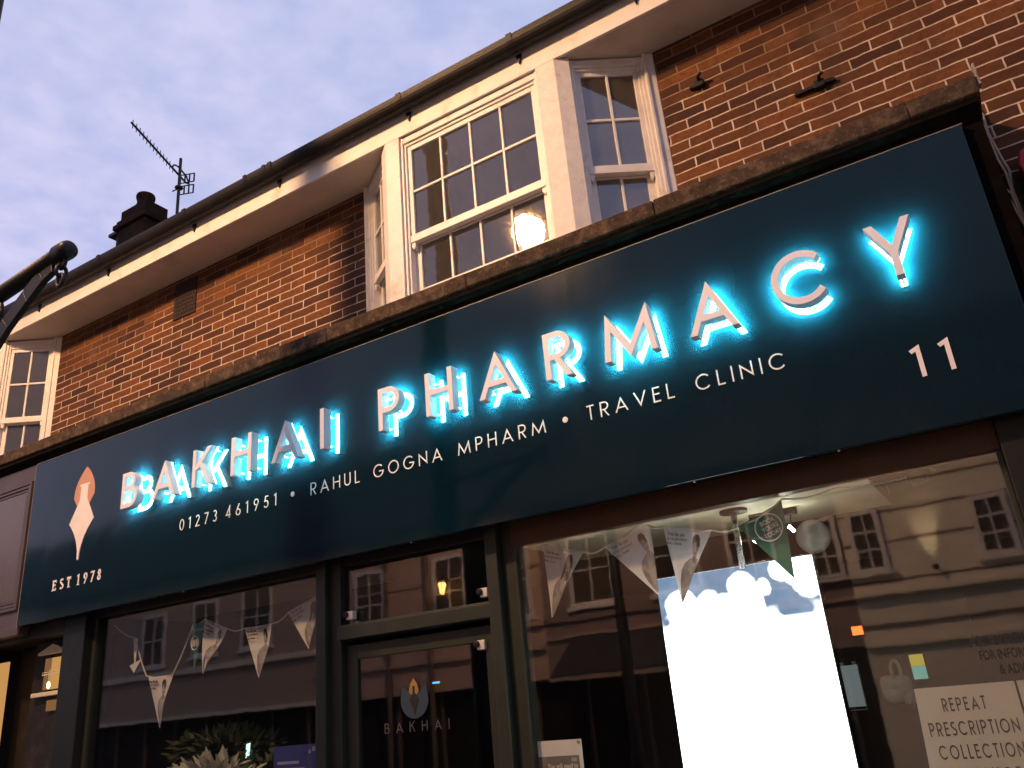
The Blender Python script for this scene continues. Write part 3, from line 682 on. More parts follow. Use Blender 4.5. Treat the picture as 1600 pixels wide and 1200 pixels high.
for t_ in range(10, 0, -1): q = t_ / 10; nb_.append((cxm - .012 - .156 * (1 - q) ** 2.1, 3.348 - .318 * q))
nb_ += [(cxm - .168, 3.348), (cxm - .050, 3.535), (cxm - .050, 3.655), (cxm - .066, 3.662)]
em.prism(nb_, -.006, -.0002); em.build('emblem_nib', M['vinyl_letter'], sign)

# ================================================================== WINDOW DISPLAY
def pennant(parent, TL, TR, tip, y, mat, amp=.012, figure=1, cap=True, text="This flu jab\nis to protect\nyou, now."):
    TL, TR, tip = (Vector(p) for p in (TL, TR, tip)); ph = random.uniform(0, 6)
    def yy(x, z): return y + amp * math.sin(x * 14 + z * 9 + ph)
    nu_, nv = 8, 10; vs = []; fs = []
    for sgn in (0, .0012):
        for j in range(nv + 1):
            for i in range(nu_ + 1):
                p = TL.lerp(TR, i / nu_).lerp(tip, j / nv * .985); vs.append(Vector((p.x, yy(p.x, p.y) + sgn, p.y)))
    K = (nu_ + 1) * (nv + 1)
    for j in range(nv):
        for i in range(nu_):
            a = j * (nu_ + 1) + i; fs += [(a, a + 1, a + nu_ + 2, a + nu_ + 1), (K + a, K + a + nu_ + 1, K + a + nu_ + 2, K + a + 1)]
    m = MB(); m.add(vs, fs); po_ = m.build('pennant', mat, parent)
    ax = TR - TL; ay = tip - (TL + TR) / 2
    def W_(p, q): r = TL + ax * p + ay * q; return r
    def flat(poly, off, nm, mt):
        mm = MB(); pts = [W_(p, q) for p, q in poly]; c = sum(pts, Vector((0, 0))) / len(pts)
        allp = [c] + pts; n = len(pts)
        mm.add([Vector((p.x, yy(p.x, p.y) - off, p.y)) for p in allp], [(0, 1 + i, 1 + (i + 1) % n) for i in range(n)]); mm.build(nm, mt, po_)
    if figure:
        e = lambda cx_, cy_, rx, ry, n=14: [(cx_ + rx * math.cos(2 * math.pi * k / n), cy_ + ry * math.sin(2 * math.pi * k / n)) for k in range(n)]
        flat([(.505, .97), (.47, .86), (.44, .70), (.45, .56), (.52, .46), (.62, .40), (.70, .375), (.78, .40), (.775, .46), (.70, .62), (.62, .78), (.54, .95)], .0018, 'portrait_body', M['greymid'])
        flat([(.445, .62), (.49, .58), (.53, .66), (.54, .80), (.525, .93), (.49, .88), (.455, .76)], .0022, 'portrait_arm', M['grey'])
        flat([(.60, .42), (.70, .385), (.72, .50), (.66, .62), (.60, .55)], .0022, 'portrait_shirt', M['greylight'])
        flat([(.675, .36), (.745, .36), (.75, .43), (.68, .45)], .0026, 'portrait_neck', M['grey'])
        flat(e(.715, .24, .062, .130), .0029, 'portrait_face', M['greymid'])
        flat(e(.70, .26, .030, .075, 10), .0033, 'portrait_cheek', M['greylight'])
        if figure == 2: flat([(.63, .30), (.635, .14), (.68, .075), (.75, .07), (.80, .13), (.815, .26), (.80, .40), (.745, .47), (.765, .34), (.755, .22), (.70, .16), (.66, .22), (.655, .38), (.62, .46), (.60, .42)], .0037, 'portrait_hair', M['ink'])
        else: flat([(.645, .22), (.65, .12), (.69, .075), (.75, .07), (.79, .12), (.795, .22), (.775, .26), (.765, .17), (.70, .145), (.662, .18)], .0037, 'portrait_hair', M['ink'])
        flat([(.68, .225), (.70, .218), (.70, .236), (.68, .240)], .0041, 'portrait_eye', M['ink']); flat([(.728, .215), (.752, .210), (.752, .228), (.728, .232)], .0041, 'portrait_eye', M['ink']); flat([(.692, .318), (.735, .312), (.73, .326), (.697, .332)], .0041, 'portrait_mouth', M['ink'])
    if cap:
        u = Vector((ax.x, 0, ax.y)).normalized(); p = W_(.12, .115); h_ = ax.length * .062
        font_text(text, M['ink'], po_, 'caption', (p.x, yy(p.x, p.y) - amp - .004, p.y), h_, u, -Y, squeeze=.95)
    return po_
def cord_mb(pts, y):
    mb = MB(); path = []
    for (a, b) in zip(pts[:-1], pts[1:]):
        for k in range(6):
            q = k / 6; path.append((a[0] + (b[0] - a[0]) * q, y, a[1] + (b[1] - a[1]) * q - .018 * math.sin(q * math.pi)))
    path.append((pts[-1][0], y, pts[-1][1])); mb.tube(path, .0055, 6); return mb
random.seed(11)
bL = thing('bunting', 'string of seven small pennants sagging behind the left shop window', 'bunting', (-5.2, .32, 2.3))
cord_mb([(-6.45, 2.50), (-6.166, 2.369), (-5.994, 2.065), (-5.679, 2.046), (-5.467, 2.394), (-5.337, 2.417), (-5.084, 2.316), (-4.912, 2.296), (-4.616, 2.296), (-4.459, 2.352), (-4.152, 2.451), (-4.07, 2.50)], .324).build('cord', M['cord'], bL, 0, True)
pennant(bL, (-6.185, 2.369), (-6.13, 2.362), (-6.13, 2.10), .318, M['pennant'], .004, 0, False)
pennant(bL, (-6.20, 2.16), (-6.066, 2.20), (-6.14, 2.10), .316, M['pennant'], .004, 0, False)
pennant(bL, (-5.957, 2.048), (-5.679, 2.046), (-5.797, 1.668), .32, M['pennant'], .012, 1)
p_ = pennant(bL, (-5.467, 2.394), (-5.30, 2.391), (-5.46, 2.06), .326, M['teal'], .012, 0, False)
sl = MB(); sl.torus((-5.42, .305, 2.25), .05, .0035, (1, 0, 0), (0, 0, 1), 20, 6, .8)
for k in (-1, 0, 1): sl.tube([(-5.42 + k * .02, .305, 2.225), (-5.42 + k * .02, .305, 2.275)], .004, 5)
sl.build('round_mark', M['paper'], p_)
pennant(bL, (-5.337, 2.417), (-5.084, 2.316), (-5.329, 2.014), .318, M['pennant'], .014, 1)
pennant(bL, (-4.895, 2.298), (-4.616, 2.296), (-4.726, 1.934), .32, M['pennant'], .012, 1)
pennant(bL, (-4.452, 2.351), (-4.14, 2.45), (-4.247, 2.08), .32, M['pennant'], .012, 2)
bR = thing('bunting', 'string of four printed pennants and one green, hung before the bright window screen', 'bunting', (-1.6, .32, 2.45))
cord_mb([(-2.46, 2.478), (-2.347, 2.479), (-2.101, 2.393), (-1.969, 2.393), (-1.712, 2.498), (-1.588, 2.446), (-1.327, 2.385), (-1.181, 2.372), (-.928, 2.472), (-.674, 2.474), (-.2, 2.472)], .324).build('cord', M['cord'], bR, 0, True)
pennant(bR, (-2.348, 2.476), (-2.101, 2.393), (-2.35, 2.05), .32, M['pennant'], .010, 2)
pennant(bR, (-1.954, 2.394), (-1.67, 2.487), (-1.673, 2.087), .32, M['pennant'], .010, 1)
pennant(bR, (-1.588, 2.446), (-1.327, 2.380), (-1.555, 2.024), .32, M['pennant'], .008, 1)
gp = pennant(bR, (-1.18, 2.372), (-.934, 2.464), (-.948, 2.066), .32, M['teal'], .008, 0, False)
rg = MB(); rg.torus((-1.02, .300, 2.338), .070, .003, (1, 0, 0), (0, 0, 1), 26, 6); rg.build('ring', M['paper'], gp)
font_text("BOOK\nYOURS\nTODAY", M['paper'], gp, 'caption', (-1.02, .302, 2.358), .023, Vector((1, 0, .3)), -Y, 'CENTER', .85, .01)

scr = thing('display_screen', 'tall overexposed white advertising screen hung behind the right shop window', 'display screen', (-1.3, .45, 2.2))
def SM(p, n=2):
    for _ in range(n):
        q = []
        for i in range(len(p)):
            a = p[i]; b = p[(i + 1) % len(p)]
            q += [(a[0] * .75 + b[0] * .25, a[1] * .75 + b[1] * .25), (a[0] * .25 + b[0] * .75, a[1] * .25 + b[1] * .75)]
        p = q
    return p
h_ = MB(); h_.box(-1.735, -.862, .452, .52, .60, 2.196); h_.build('housing', M['black'], scr, .004)
MB().box(-1.727, -.870, .4465, .4515, .608, 2.188).build('screen_face', M['screen'], scr)
MB().box(-1.7265, -.8705, .4452, .4462, 1.70, 2.1875).build('picture', M['picture'], scr)
br_ = MB(); br_.tube([(-1.215, .40, 2.476), (-1.225, .425, 2.17)], .017, 14); br_.build('hanging_pole', M['steel'], scr, 0, True); br_ = MB(); br_.lathe((-1.213, .40, 2.4765), [(.075, 0), (.075, -.014), (.03, -.02)], 18); br_.build('ceiling_plate', M['black'], scr)
br_ = MB(); br_.prism([(-1.07, 2.186), (-.975, 2.186), (-1.00, 2.32), (-1.05, 2.32)], .455, .50); br_.build('hanging_bracket', M['black'], scr, .004)

sl_ = thing('window_spotlight', 'small pair of lit white tubes under the window ceiling behind the green pennant', 'spotlight', (-1.05, .62, 2.48))
MB().box(-1.19, -.93, .60, .64, 2.440, 2.476).build('track', M['black'], sl_, .004)
for a_, b_ in (((-1.185, .60, 2.335), (-1.155, .60, 2.305)), ((-.985, .60, 2.375), (-.960, .60, 2.345))):
    MB().tube([a_, b_], .008, 8).build('lit_tube', M['tube'], sl_)
    MB().tube([(a_[0] + .01, .615, a_[2]), (a_[0] + .02, .62, 2.45)], .004, 6).build('arm', M['black'], sl_)
# round white fitting, red lit sign, monitor, leaflet holder, carrier bag further in
t_ = MB(); t_.lathe((-1.02, 1.40, 2.42), [(.105, .0), (.105, -.02), (.085, -.035), (.05, -.03), (.03, -.055), (.006, -.06)], 24, Y); tag(t_.build('wall_fan', M['paper'], None, 0, True), 'round pale grey fitting seen dimly above the right end of the screen', 'fitting')
t_ = thing('lit_sign', 'small glowing red-orange sign deep inside to the right of the screen', 'lit sign', (-.905, 1.50, 1.82))
MB().box(-.945, -.87, 1.51, 1.54, 1.81, 1.875).build('casing', M['black'], t_, .003); MB().box(-.938, -.877, 1.504, 1.5095, 1.818, 1.867).build('lit_face', M['exit'], t_)
t_ = thing('monitor', 'small yellow and teal lit monitor behind the right shop window', 'monitor', (-.62, 1.5, 1.6))
MB().box(-.668, -.578, 1.506, 1.53, 1.535, 1.682).build('casing', M['black'], t_, .002); MB().box(-.660, -.585, 1.500, 1.505, 1.612, 1.676).build('picture_top', M['tv_yellow'], t_); MB().box(-.660, -.585, 1.500, 1.505, 1.541, 1.611).build('picture_bottom', M['tv_teal'], t_)
t_ = thing('leaflet_holder', 'clear wall holder with a cool lit leaflet beside the screen', 'leaflet holder', (-1.0, 1.5, 1.5))
MB().box(-1.050, -.955, 1.504, 1.512, 1.42, 1.652).build('leaflet', M['leaflet'], t_); fr = MB(); fr.box(-1.056, -1.051, 1.498, 1.515, 1.40, 1.655); fr.box(-.954, -.949, 1.498, 1.515, 1.40, 1.655); fr.box(-1.051, -.954, 1.498, 1.515, 1.40, 1.405); fr.box(-1.05, -1.03, 1.499, 1.514, 1.6525, 1.672); fr.box(-.98, -.96, 1.499, 1.514, 1.6525, 1.672); fr.build('holder', M['plastic'], t_)
# crumpled carrier bag
def blob(c, r, seed, amp, sub=3):
    bm = bmesh.new(); bmesh.ops.create_icosphere(bm, subdivisions=sub, radius=1); rnd = random.Random(seed); dirs = [(Vector((rnd.uniform(-1, 1), rnd.uniform(-1, 1), rnd.uniform(-1, 1))).normalized(), rnd.uniform(-1, 1)) for _ in range(26)]
    vs = []
    for v in bm.verts:
        k = 1 + amp * sum(w_ * max(0, v.co.dot(d_)) ** 8 for d_, w_ in dirs); vs.append(Vector((c[0] + v.co.x * r[0] * k, c[1] + v.co.y * r[1] * k, c[2] + v.co.z * r[2] * k)))
    fs = [tuple(q.index for q in f_.verts) for f_ in bm.faces]; bm.free(); return vs, fs
m = MB(); m.add(*blob((-.76, 1.48, 1.50), (.085, .05, .075), 4, .35)); m.torus((-.745, 1.48, 1.60), .055, .010, (1, 0, 0), (0, 0, 1), 16, 6, .45); m.add(*blob((-.69, 1.47, 1.45), (.035, .03, .05), 8, .5, 2))
tag(m.build('carrier_bag', M['bag'], None, 0, False), 'crumpled white carrier bag hanging left of the yellow monitor', 'bag')

# vinyl notice panel with service lettering on the glass
vp = thing('notice_panel', 'cream notice panel lettered REPEAT PRESCRIPTION COLLECTION SERVICE low in the right window', 'notice', (-.34, .25, 1.0))
MB().prism([(-.521, 1.516), (-.129, 1.516), (-.129, .70), (-.56, .70)], .2485, .2515).build('panel', M['vinylpanel'], vp)
MB().prism([(-.120, 1.516), (.055, 1.516), (.055, .70), (-.120, .70)], .2485, .2515).build('panel', M['vinylpanel'], vp)
for txt, xx, zz, hh, ww in (('REPEAT', -.425, 1.415, .054, .17), ('PRESCRIPTION', -.500, 1.318, .056, .345), ('COLLECTION', -.484, 1.226, .056, .325), ('SERVICE', -.425, 1.134, .056, .23)):
    mm = MB(); run(txt, xx, xx + ww, zz, hh, .135, .2462, .2480, mm, sx=hh * .62); mm.build('lettering', M['ink'], vp)
av = thing('window_lettering', 'small black lettering ASK YOUR PHARMACIST FOR INFORMATION & ADVICE on the right glass', 'lettering', (-.1, .235, 1.6))
for txt, xx, zz in (('ASK YOUR PHARMACIST', -.250, 1.668), ('FOR INFORMATION', -.230, 1.609), ('& ADVICE', -.167, 1.548)):
    font_text(txt, M['ink'], av, 'lettering_and_shadow', (xx, .2188, zz), .037, X, -Y, 'LEFT', .62, .030)
    font_text(txt, M['ink'], av, 'lettering_and_shadow', (xx + .006, .2315, zz - .002), .036, X, -Y, 'LEFT', .62, .012)  # offset copy drawn in for the lettering's shadow behind the glass
# white card on a stand
wc = thing('card_notice', 'white card notice clipped at its corners at the foot of the right window', 'notice', (-2.35, .25, 1.1))
MB().box(-2.497, -2.205, .2495, .2525, .95, 1.406).build('card', M['paper'], wc); MB().box(-2.478, -2.226, .2475, .2490, .95, 1.328).build('dark_print', M['grey'], wc)
cl_ = MB(); cl_.lathe((-2.484, .249, 1.392), [(.009, 0), (.009, -.006), (.003, -.008)], 10, Y); cl_.lathe((-2.219, .249, 1.392), [(.009, 0), (.009, -.006), (.003, -.008)], 10, Y); cl_.build('clip', M['steel'], wc)
font_text("You will need to", M['paper'], wc, 'print_line', (-2.42, .2468, 1.268), .024, X, -Y, 'LEFT', .8)
MB().box(-2.272, -2.240, .2462, .2472, 1.30, 1.316).build('print_mark', M['greylight'], wc)
bp = thing('poster', 'blue printed poster low in the right corner of the left window', 'poster', (-4.33, .25, 1.2))
MB().box(-4.50, -4.10, .2495, .2515, .95, 1.484).build('sheet', M['blue'], bp)
for k_, (a_, b_) in enumerate(((-4.465, -4.27), (-4.465, -4.22), (-4.465, -4.30))): MB().box(a_, b_, .2482, .2492, 1.372 - .040 * k_, 1.390 - .040 * k_).build('print_line', M['bluetext'], bp)
mk = MB(); mk.lathe((-4.14, .249, 1.455), [(.016, 0), (.016, -.0015)], 12, Y); mk.lathe((-4.175, .249, 1.440), [(.012, 0), (.012, -.0015)], 12, Y); mk.build('print_mark', M['bluetext'], bp)
# door decal
dl = thing('door_decal', 'blue and gold flame and nib emblem over a word on the door glass', 'decal', (-3.3, .246, 1.6))
m = MB(); pts = []
for k in range(25):
    a = math.radians(200 + 140 * k / 24 * 1.0); pts.append((-3.307 + .105 * math.cos(math.radians(160 + 220 * k / 24)), 1.685 + .105 * math.sin(math.radians(160 + 220 * k / 24))))
pts += [(-3.215, 1.775), (-3.255, 1.74), (-3.307, 1.70), (-3.36, 1.74), (-3.400, 1.775)]
m.prism(pts, .2455, .2475); m.build('leaves', M['logo_blue'], dl)
m = MB(); m.prism([(-3.307, 1.812), (-3.280, 1.775), (-3.268, 1.735), (-3.285, 1.715), (-3.307, 1.725), (-3.329, 1.715), (-3.346, 1.735), (-3.334, 1.775)], .2435, .2450); m.build('flame', M['logo_gold'], dl)
m = MB(); m.prism([(-3.315, 1.765), (-3.299, 1.765), (-3.299, 1.725), (-3.272, 1.685), (-3.295, 1.64), (-3.307, 1.60), (-3.319, 1.64), (-3.342, 1.685), (-3.315, 1.725)], .2418, .2432); m.build('nib', M['darkwood'], dl)
m = MB(); run('BAKHAI', -3.545, -3.055, 1.508, .058, .10, .2455, .2475, m); m.build('lettering', M['decal_grey'], dl)
# little blue indicator lamp inside the door and a small lit label
tag(MB().box(-3.95, -3.89, 1.30, 1.31, 1.806, 1.818).build('indicator_lamp', M['bluelamp']), 'tiny blue indicator lamp glowing inside the door', 'lamp')
tag(MB().prism([(-5.50, 1.40), (-5.46, 1.42), (-5.452, 1.51), (-5.495, 1.50)], .90, .905).build('lit_label', M['coldwhite']), 'small bright tilted label inside the left window', 'label')
# leafy plants inside the left window
def plant(name, label, c, n, r, mat, seed):
    rnd = random.Random(seed); t = thing(name, label, 'plant', (c[0], c[1], c[2]))
    m = MB(); m.tube([(c[0], c[1], .56), (c[0] + .02, c[1], c[2])], [.02, .012], 6); m.build('stem', M['darkwood'], t)
    m = MB(); m.lathe((c[0], c[1], .56), [(.10, 0), (.14, .22), (.15, .24), (.12, .25)], 14); m.build('pot', M['grey_shop'], t)
    m = MB()
    for _ in range(n):
        d = Vector((rnd.gauss(0, 1), rnd.gauss(0, .6), rnd.gauss(0, .8))).normalized(); q = rnd.uniform(.3, 1); b = Vector(c) + Vector((d.x * r[0], d.y * r[1], d.z * r[2])) * q
        tdir = (d + Vector((rnd.uniform(-.5, .5), rnd.uniform(-.5, .5), rnd.uniform(-.6, .4)))).normalized(); w = tdir.orthogonal().normalized() * rnd.uniform(.012, .022); L = rnd.uniform(.07, .13)
        m.add([b, b + tdir * L * .45 + w, b + tdir * L, b + tdir * L * .45 - w], [(0, 1, 2, 3)])
    m.build('foliage', mat, t)
plant('leafy_plant', 'dark green leafy plant inside the left shop window', (-5.80, .95, 1.47), 520, (.62, .16, .15), M['leaf'], 5)
plant('leafy_plant', 'pale silvery plant below the dark green one in the left window', (-5.55, .60, 1.27), 420, (.50, .14, .15), M['leaf_pale'], 6)

# ================================================================== STREET FURNITURE AND CABLES
col = thing('lamp_column', 'black iron column with a hanging-basket arm at the left kerb', 'lamp column', (-4.44, -2.28, 0))
m = MB(); m.lathe((-4.44, -2.28, 0), [(.20, 0), (.20, .5), (.14, .6), (.125, 1.2), (.12, 7.6), (.15, 7.65), (.15, 7.75), (.03, 7.9)], 18); m.build('pole', M['black'], col, 0, True)
m = MB(); m.tube([(-4.44, -2.2, 3.595), (-3.30, -2.2, 3.695)], .037, 14); m.lathe((-3.345, -2.2, 3.695), [(.0435, 0), (.044, .07), (.041, .085), (.030, .094), (.004, .096)], 16, X)
m.build('arm', M['black'], col, .0, True)
m = MB()
pth = [(-3.37, 3.650), (-3.45, 3.625), (-3.56, 3.555), (-3.70, 3.46), (-3.90, 3.28), (-4.33, 2.95)]
for (a, b) in zip(pth[:-1], pth[1:]):
    dx, dz = b[0] - a[0], b[1] - a[1]; L_ = math.hypot(dx, dz); nx, nz = -dz / L_ * .044, dx / L_ * .044
    m.prism([(a[0] + nx, a[1] + nz), (b[0] + nx, b[1] + nz), (b[0] - nx, b[1] - nz), (a[0] - nx, a[1] - nz)], -2.214, -2.186)
m.torus((-3.86, -2.2, 3.55), .085, .012, (1, 0, 0), (0, 0, 1), 20, 6)
m.build('brace', M['black'], col, .004)
chn = thing('chain', 'short black iron chain of three links hanging from the column arm', 'chain', (-3.335, -2.2, 3.65))
for k, zz in enumerate((3.640, 3.594, 3.548)):
    ax = (1, 0, 0) if k % 2 == 0 else (0, 1, 0)
    m = MB(); m.torus((-3.305, -2.2, zz), .031, .0095, ax, (0, 0, 1), 14, 6, .75); m.build('link', M['black'], chn, 0, True)

lampA = thing('street_lamp', 'tall street lamp with a glowing amber lantern across the road, mirrored in the bay glass', 'street lamp', (-5.2, -7.3, 0))
m = MB(); m.lathe((-5.2, -7.3, 0), [(.14, 0), (.14, .8), (.09, .9), (.06, 9.0)], 14); m.build('pole', M['black'], lampA, 0, True)
m = MB(); m.tube([(-5.2, -7.3, 8.8), (-5.2, -7.2, 9.05), (-5.2, -6.6, 9.15), (-5.2, -5.8, 9.05), (-5.2, -5.8, 8.92)], .035, 10); m.lathe((-5.2, -5.8, 8.80), [(.16, 0), (.14, .06), (.06, .12)], 16); m.build('arm', M['black'], lampA, 0, True)
m = MB(); m.lathe((-5.2, -5.8, 8.27), [(.035, 0), (.12, .08), (.19, .20), (.23, .34), (.225, .46), (.18, .525)], 10); m.build('lantern', M['lantern'], lampA, 0, True)

cab = MB()
for ofs, dx in ((0, 0), (.018, .004)):
    cab.tube([(.418 + ofs, .40, 4.335), (.437 + ofs, .40, 4.33), (.455 + ofs, .405, 4.27), (.463 + dx, .405, 4.15), (.468 + ofs, .405, 3.98), (.480 + ofs, .40, 3.90), (.478 + dx, .39, 3.80), (.470 + ofs, .39, 3.60)], .0075, 6)
for k, (a, b) in enumerate(((.36, .50), (.38, .47), (.40, .50), (.37, .455))):
    cab.tube([(a, .395, 3.93 - .02 * k), (a + .03, .37, 3.90 - .03 * k), ((a + b) / 2 + .02, .37, 3.76), (b - .02, .38, 3.55 - .03 * k), (b + .01, .39, 3.2), (b - .03 * k, .39, 2.6)], .006, 6)
tag(cab.build('wall_cable', M['cable'], None, 0, True), 'bundle of pale cables running down the bricks right of the sign', 'cables')
mort = MB(); random.seed(21)
for k in range(9): zz = 4.165 + k * .014; mort.box(.4505 + random.uniform(-.002, .002), .462 + random.uniform(0, .006), -.045, -.045 + random.uniform(.02, .07), zz, zz + .013)
mort.build('mortar_patch', M['cable'], shop, .004)
rd = thing('projecting_sign', 'edge of a red projecting sign at the far right of the brick wall', 'sign', (.75, .2, 3.7))
m = MB(); m.prism([(.53, 3.86), (.545, 3.93), (.60, 3.965), (.95, 3.965), (.95, 3.62), (.60, 3.70), (.545, 3.80)], .30, .40); m.build('panel', M['red'], rd, .01)
m = MB(); m.prism([(.52, 3.78), (.545, 3.798), (.60, 3.698), (.94, 3.618), (.94, 3.40), (.56, 3.55)], .31, .40); m.build('underside', M['black'], rd, .01)

# ---- neighbouring shop front at the left
nb = thing('neighbour_shopfront', 'dark grey neighbouring shopfront with moulded fascia left of the navy sign', 'shopfront', (-9.0, .1, 0))
f = MB(); f.box(-9.6, -7.345, .035, .044, 2.60, 4.05); f.box(-9.6, -7.345, .02, .12, 2.52, 2.60); f.build('fascia', M['grey_shop'], nb, .004)
f = MB()
for k, (a, b) in enumerate(((.0, .028), (.034, .058), (.066, .086))):
    d0 = .012 + .006 * k
    x1_ = -7.40 - a; x0_ = -9.5 + a; z1_ = 3.885 - a; z0_ = 2.735 + a; t = b - a
    f.box(x1_ - t, x1_, d0, .036, z0_, z1_); f.box(x0_, x0_ + t, d0, .036, z0_, z1_); f.box(x0_ + t, x1_ - t, d0, .036, z1_ - t, z1_); f.box(x0_ + t, x1_ - t, d0, .036, z0_, z0_ + t)
f.build('moulding', M['grey_shop'], nb, .002)
MB().box(-9.41, -7.49, .030, .0345, 2.825, 3.795).build('sign_face', M['grey_panel'], nb)
f = MB(); f.box(-9.5, -8.10, .14, .3, 0, 2.49); f.box(-7.62, -6.84, .36, .5, 0, 2.485); f.box(-8.10, -7.62, .5, .6, 0, 2.48); f.box(-9.6, -6.84, .62, .7, 0, 2.49); f.box(-9.6, -6.84, .125, .7, 2.49, 2.66); f.build('joinery', M['darkwood'], nb, .004)
w_ = MB(); w_.box(-7.43, -7.335, .346, .356, 2.075, 2.335); wn_ = w_.build('reflected_window', M['amber_dim'], nb)  # reflection of a lit window, modelled as glowing panes on the joinery
MB().box(-7.334, -7.11, .346, .356, 2.075, 2.335).build('lit_pane', M['amber'], wn_)
f = MB(); f.box(-7.44, -7.10, .335, .345, 2.195, 2.205); f.box(-7.44, -7.10, .335, .345, 2.215, 2.222); f.box(-7.338, -7.328, .334, .345, 2.075, 2.335); f.build('glazing_bar', M['cream'], wn_)  # bars of the reflected window, not of the neighbour
f = MB(); f.box(-7.52, -7.08, .30, .345, 2.02, 2.055); f.build('reflected_window_sill', M['cream'], wn_, .004)
f = MB(); f.prism([(-7.50, 2.365), (-7.08, 2.365), (-7.08, 2.385), (-7.29, 2.45), (-7.50, 2.385)], .31, .345); f.build('reflected_pediment', M['cream'], wn_, .004)
MB().box(-7.32, -7.10, .33, .356, 1.90, 1.985).build('reflected_apron_panel', M['amber_dim'], wn_)
f = MB(); f.add(*blob((-7.33, .336, 2.11), (.022, .01, .03), 2, .05, 2)); f.build('bulb', M['bulb'], wn_, 0, True)  # bulb of the reflected window, not a lamp of the neighbour
f = MB(); f.box(-8.095, -7.92, .30, .31, 1.2, 2.36); f.build('lit_pane', M['amber'], nb)
f = MB(); f.add(*blob((-7.99, .28, 1.86), (.05, .012, .22), 9, .2, 3)); f.build('red_garment', M['red'], nb)

# ---- television aerial on the roof
ae = thing('tv_aerial', 'black television aerial on a thin mast beside the chimney', 'aerial', (-9.76, 3.0, 8.2))
m = MB(); m.tube([(-9.76, 3.0, 8.2), (-9.77, 3.0, 10.31)], .024, 8); m.lathe((-9.765, 3.0, 9.72), [(.05, 0), (.07, .02), (.05, .05)], 8); m.tube([(-9.92, 3.0, 9.745), (-9.68, 3.0, 9.73)], .012, 6); m.build('mast', M['black'], ae)

B0 = Vector((-9.90, 3.22, 10.02)); B1 = Vector((-9.30, 1.80, 10.02)); bd = (B1 - B0).normalized(); sd = bd.cross(Z)
m = MB(); m.tube([B0, B1], .017, 6)
m.tube([B0 + bd * .42 + Z * .02, B0 + bd * .36 + Z * .10, B0 + bd * .25 + Z * .14, B0 - bd * .0 + Z * .13, B0 - bd * .10 + Z * .04, B0], .014, 6)
m.build('boom', M['black'], ae, 0, True)
m = MB()
for k in range(13):
    p = B0 + bd * (.40 + k * .092); m.tube([p - Z * .075, p + Z * .075], .0065, 5)
m.build('director_rods', M['black'], ae)
m = MB()
for sgn in (-1, 1):
    for q in range(4):
        a = B0 - bd * .03 + sd * (q / 3 - .5) * .24; m.tube([a + Z * .03 * sgn, a + Z * .19 * sgn], .014, 5)
    for h_ in (.03, .19): m.tube([B0 - bd * .03 + sd * -.12 + Z * h_ * sgn, B0 - bd * .03 + sd * .12 + Z * h_ * sgn], .010, 5)
m.build('reflector', M['black'], ae)

# ================================================================== THE STREET OPPOSITE (seen mirrored in the glass)
YO = -10.0
def opp(name, label, x0, x1, eaves, ridge, wall, wins, bands=(), roofm='slate', shop_top=2.0, shopm='dark', loc=None):
    t = thing(name, label, 'building', ((x0 + x1) / 2, YO, 0))
    m = MB(u=-X, n=-Y, o=(0, YO, 0))          # local a = -x, depth away from the street
    a0, a1 = -x1, -x0
    m.box(a0, a1, 0, 8, shop_top, eaves); m.build('wall', M[wall], t)
    if shop_top:
        m = MB(u=-X, n=-Y, o=(0, YO, 0)); m.box(a0, a1, .25, 8, 0, shop_top); sf = m.build('shopfront', M['darkshop'], t)
        q = a0 + .4
        while q < a1 - .1:
            m = MB(u=-X, n=-Y, o=(0, YO, 0)); m.box(q, q + .06, .20, .249, 0, shop_top - .01); m.build('mullion', M['groove'], sf); q += 1.15
    r = MB(u=-X, n=-Y, o=(0, YO, 0)); r.profile([(-.25, eaves - .02), (4, ridge), (8.2, eaves), (8.2, eaves + .1), (4, ridge + .12), (-.28, eaves + .08)], a0 + .003, a1 - .003); r.build('roof', M[roofm], t)
    for (wx0, wx1, wz0, wz1, cols, rows) in wins:
        w = MB(u=-X, n=-Y, o=(0, YO, 0)); c0, c1 = -wx1, -wx0; fw = .075
        w.box(c0 - fw, c0, -.05, .02, wz0 - fw, wz1 + fw); w.box(c1, c1 + fw, -.05, .02, wz0 - fw, wz1 + fw); w.box(c0, c1, -.05, .02, wz1, wz1 + fw); w.box(c0 - .14, c1 + .14, -.10, .02, wz0 - fw - .06, wz0 - fw); w.box(c0, c1, -.05, .02, wz0 - fw, wz0)
        for k in range(1, cols): c = c0 + (c1 - c0) * k / cols; w.box(c - .014, c + .014, -.034, .0, wz0, wz1)
        for k in range(1, rows): z = wz0 + (wz1 - wz0) * k / rows; w.box(c0, c1, -.036, .0, z - .016, z + .016)
        wo = w.build('window', M['white'], t); p = MB(u=-X, n=-Y, o=(0, YO, 0)); p.box(c0, c1, -.012, -.003, wz0, wz1); p.build('pane', M['pane'], wo)
    for (z0, z1, pr, mt) in bands:
        b = MB(u=-X, n=-Y, o=(0, YO, 0)); b.box(a0 + .002, a1 - .002, -pr, .03, z0, z1); b.build('string_course', M[mt], t)
    return t
o1 = opp('rendered_house', 'cream rendered building opposite with wall uplight, mirrored in the right window', -2.3, 7.0, 5.0, 8.3, 'render',
    [(-2.10, -1.74, 3.15, 4.0, 2, 3), (-.30, .08, 3.15, 3.92, 2, 3), (2.4, 3.2, 3.1, 4.2, 2, 3), (4.6, 5.4, 3.1, 4.2, 2, 3)],
    [(4.42, 4.46, .004, 'groove'), (3.98, 4.02, .004, 'groove'), (3.50, 3.54, .004, 'groove'), (2.90, 2.935, .004, 'groove'), (2.70, 2.76, .12, 'render'), (2.24, 2.29, .03, 'groove'), (1.95, 2.02, .08, 'render')], shop_top=.0)
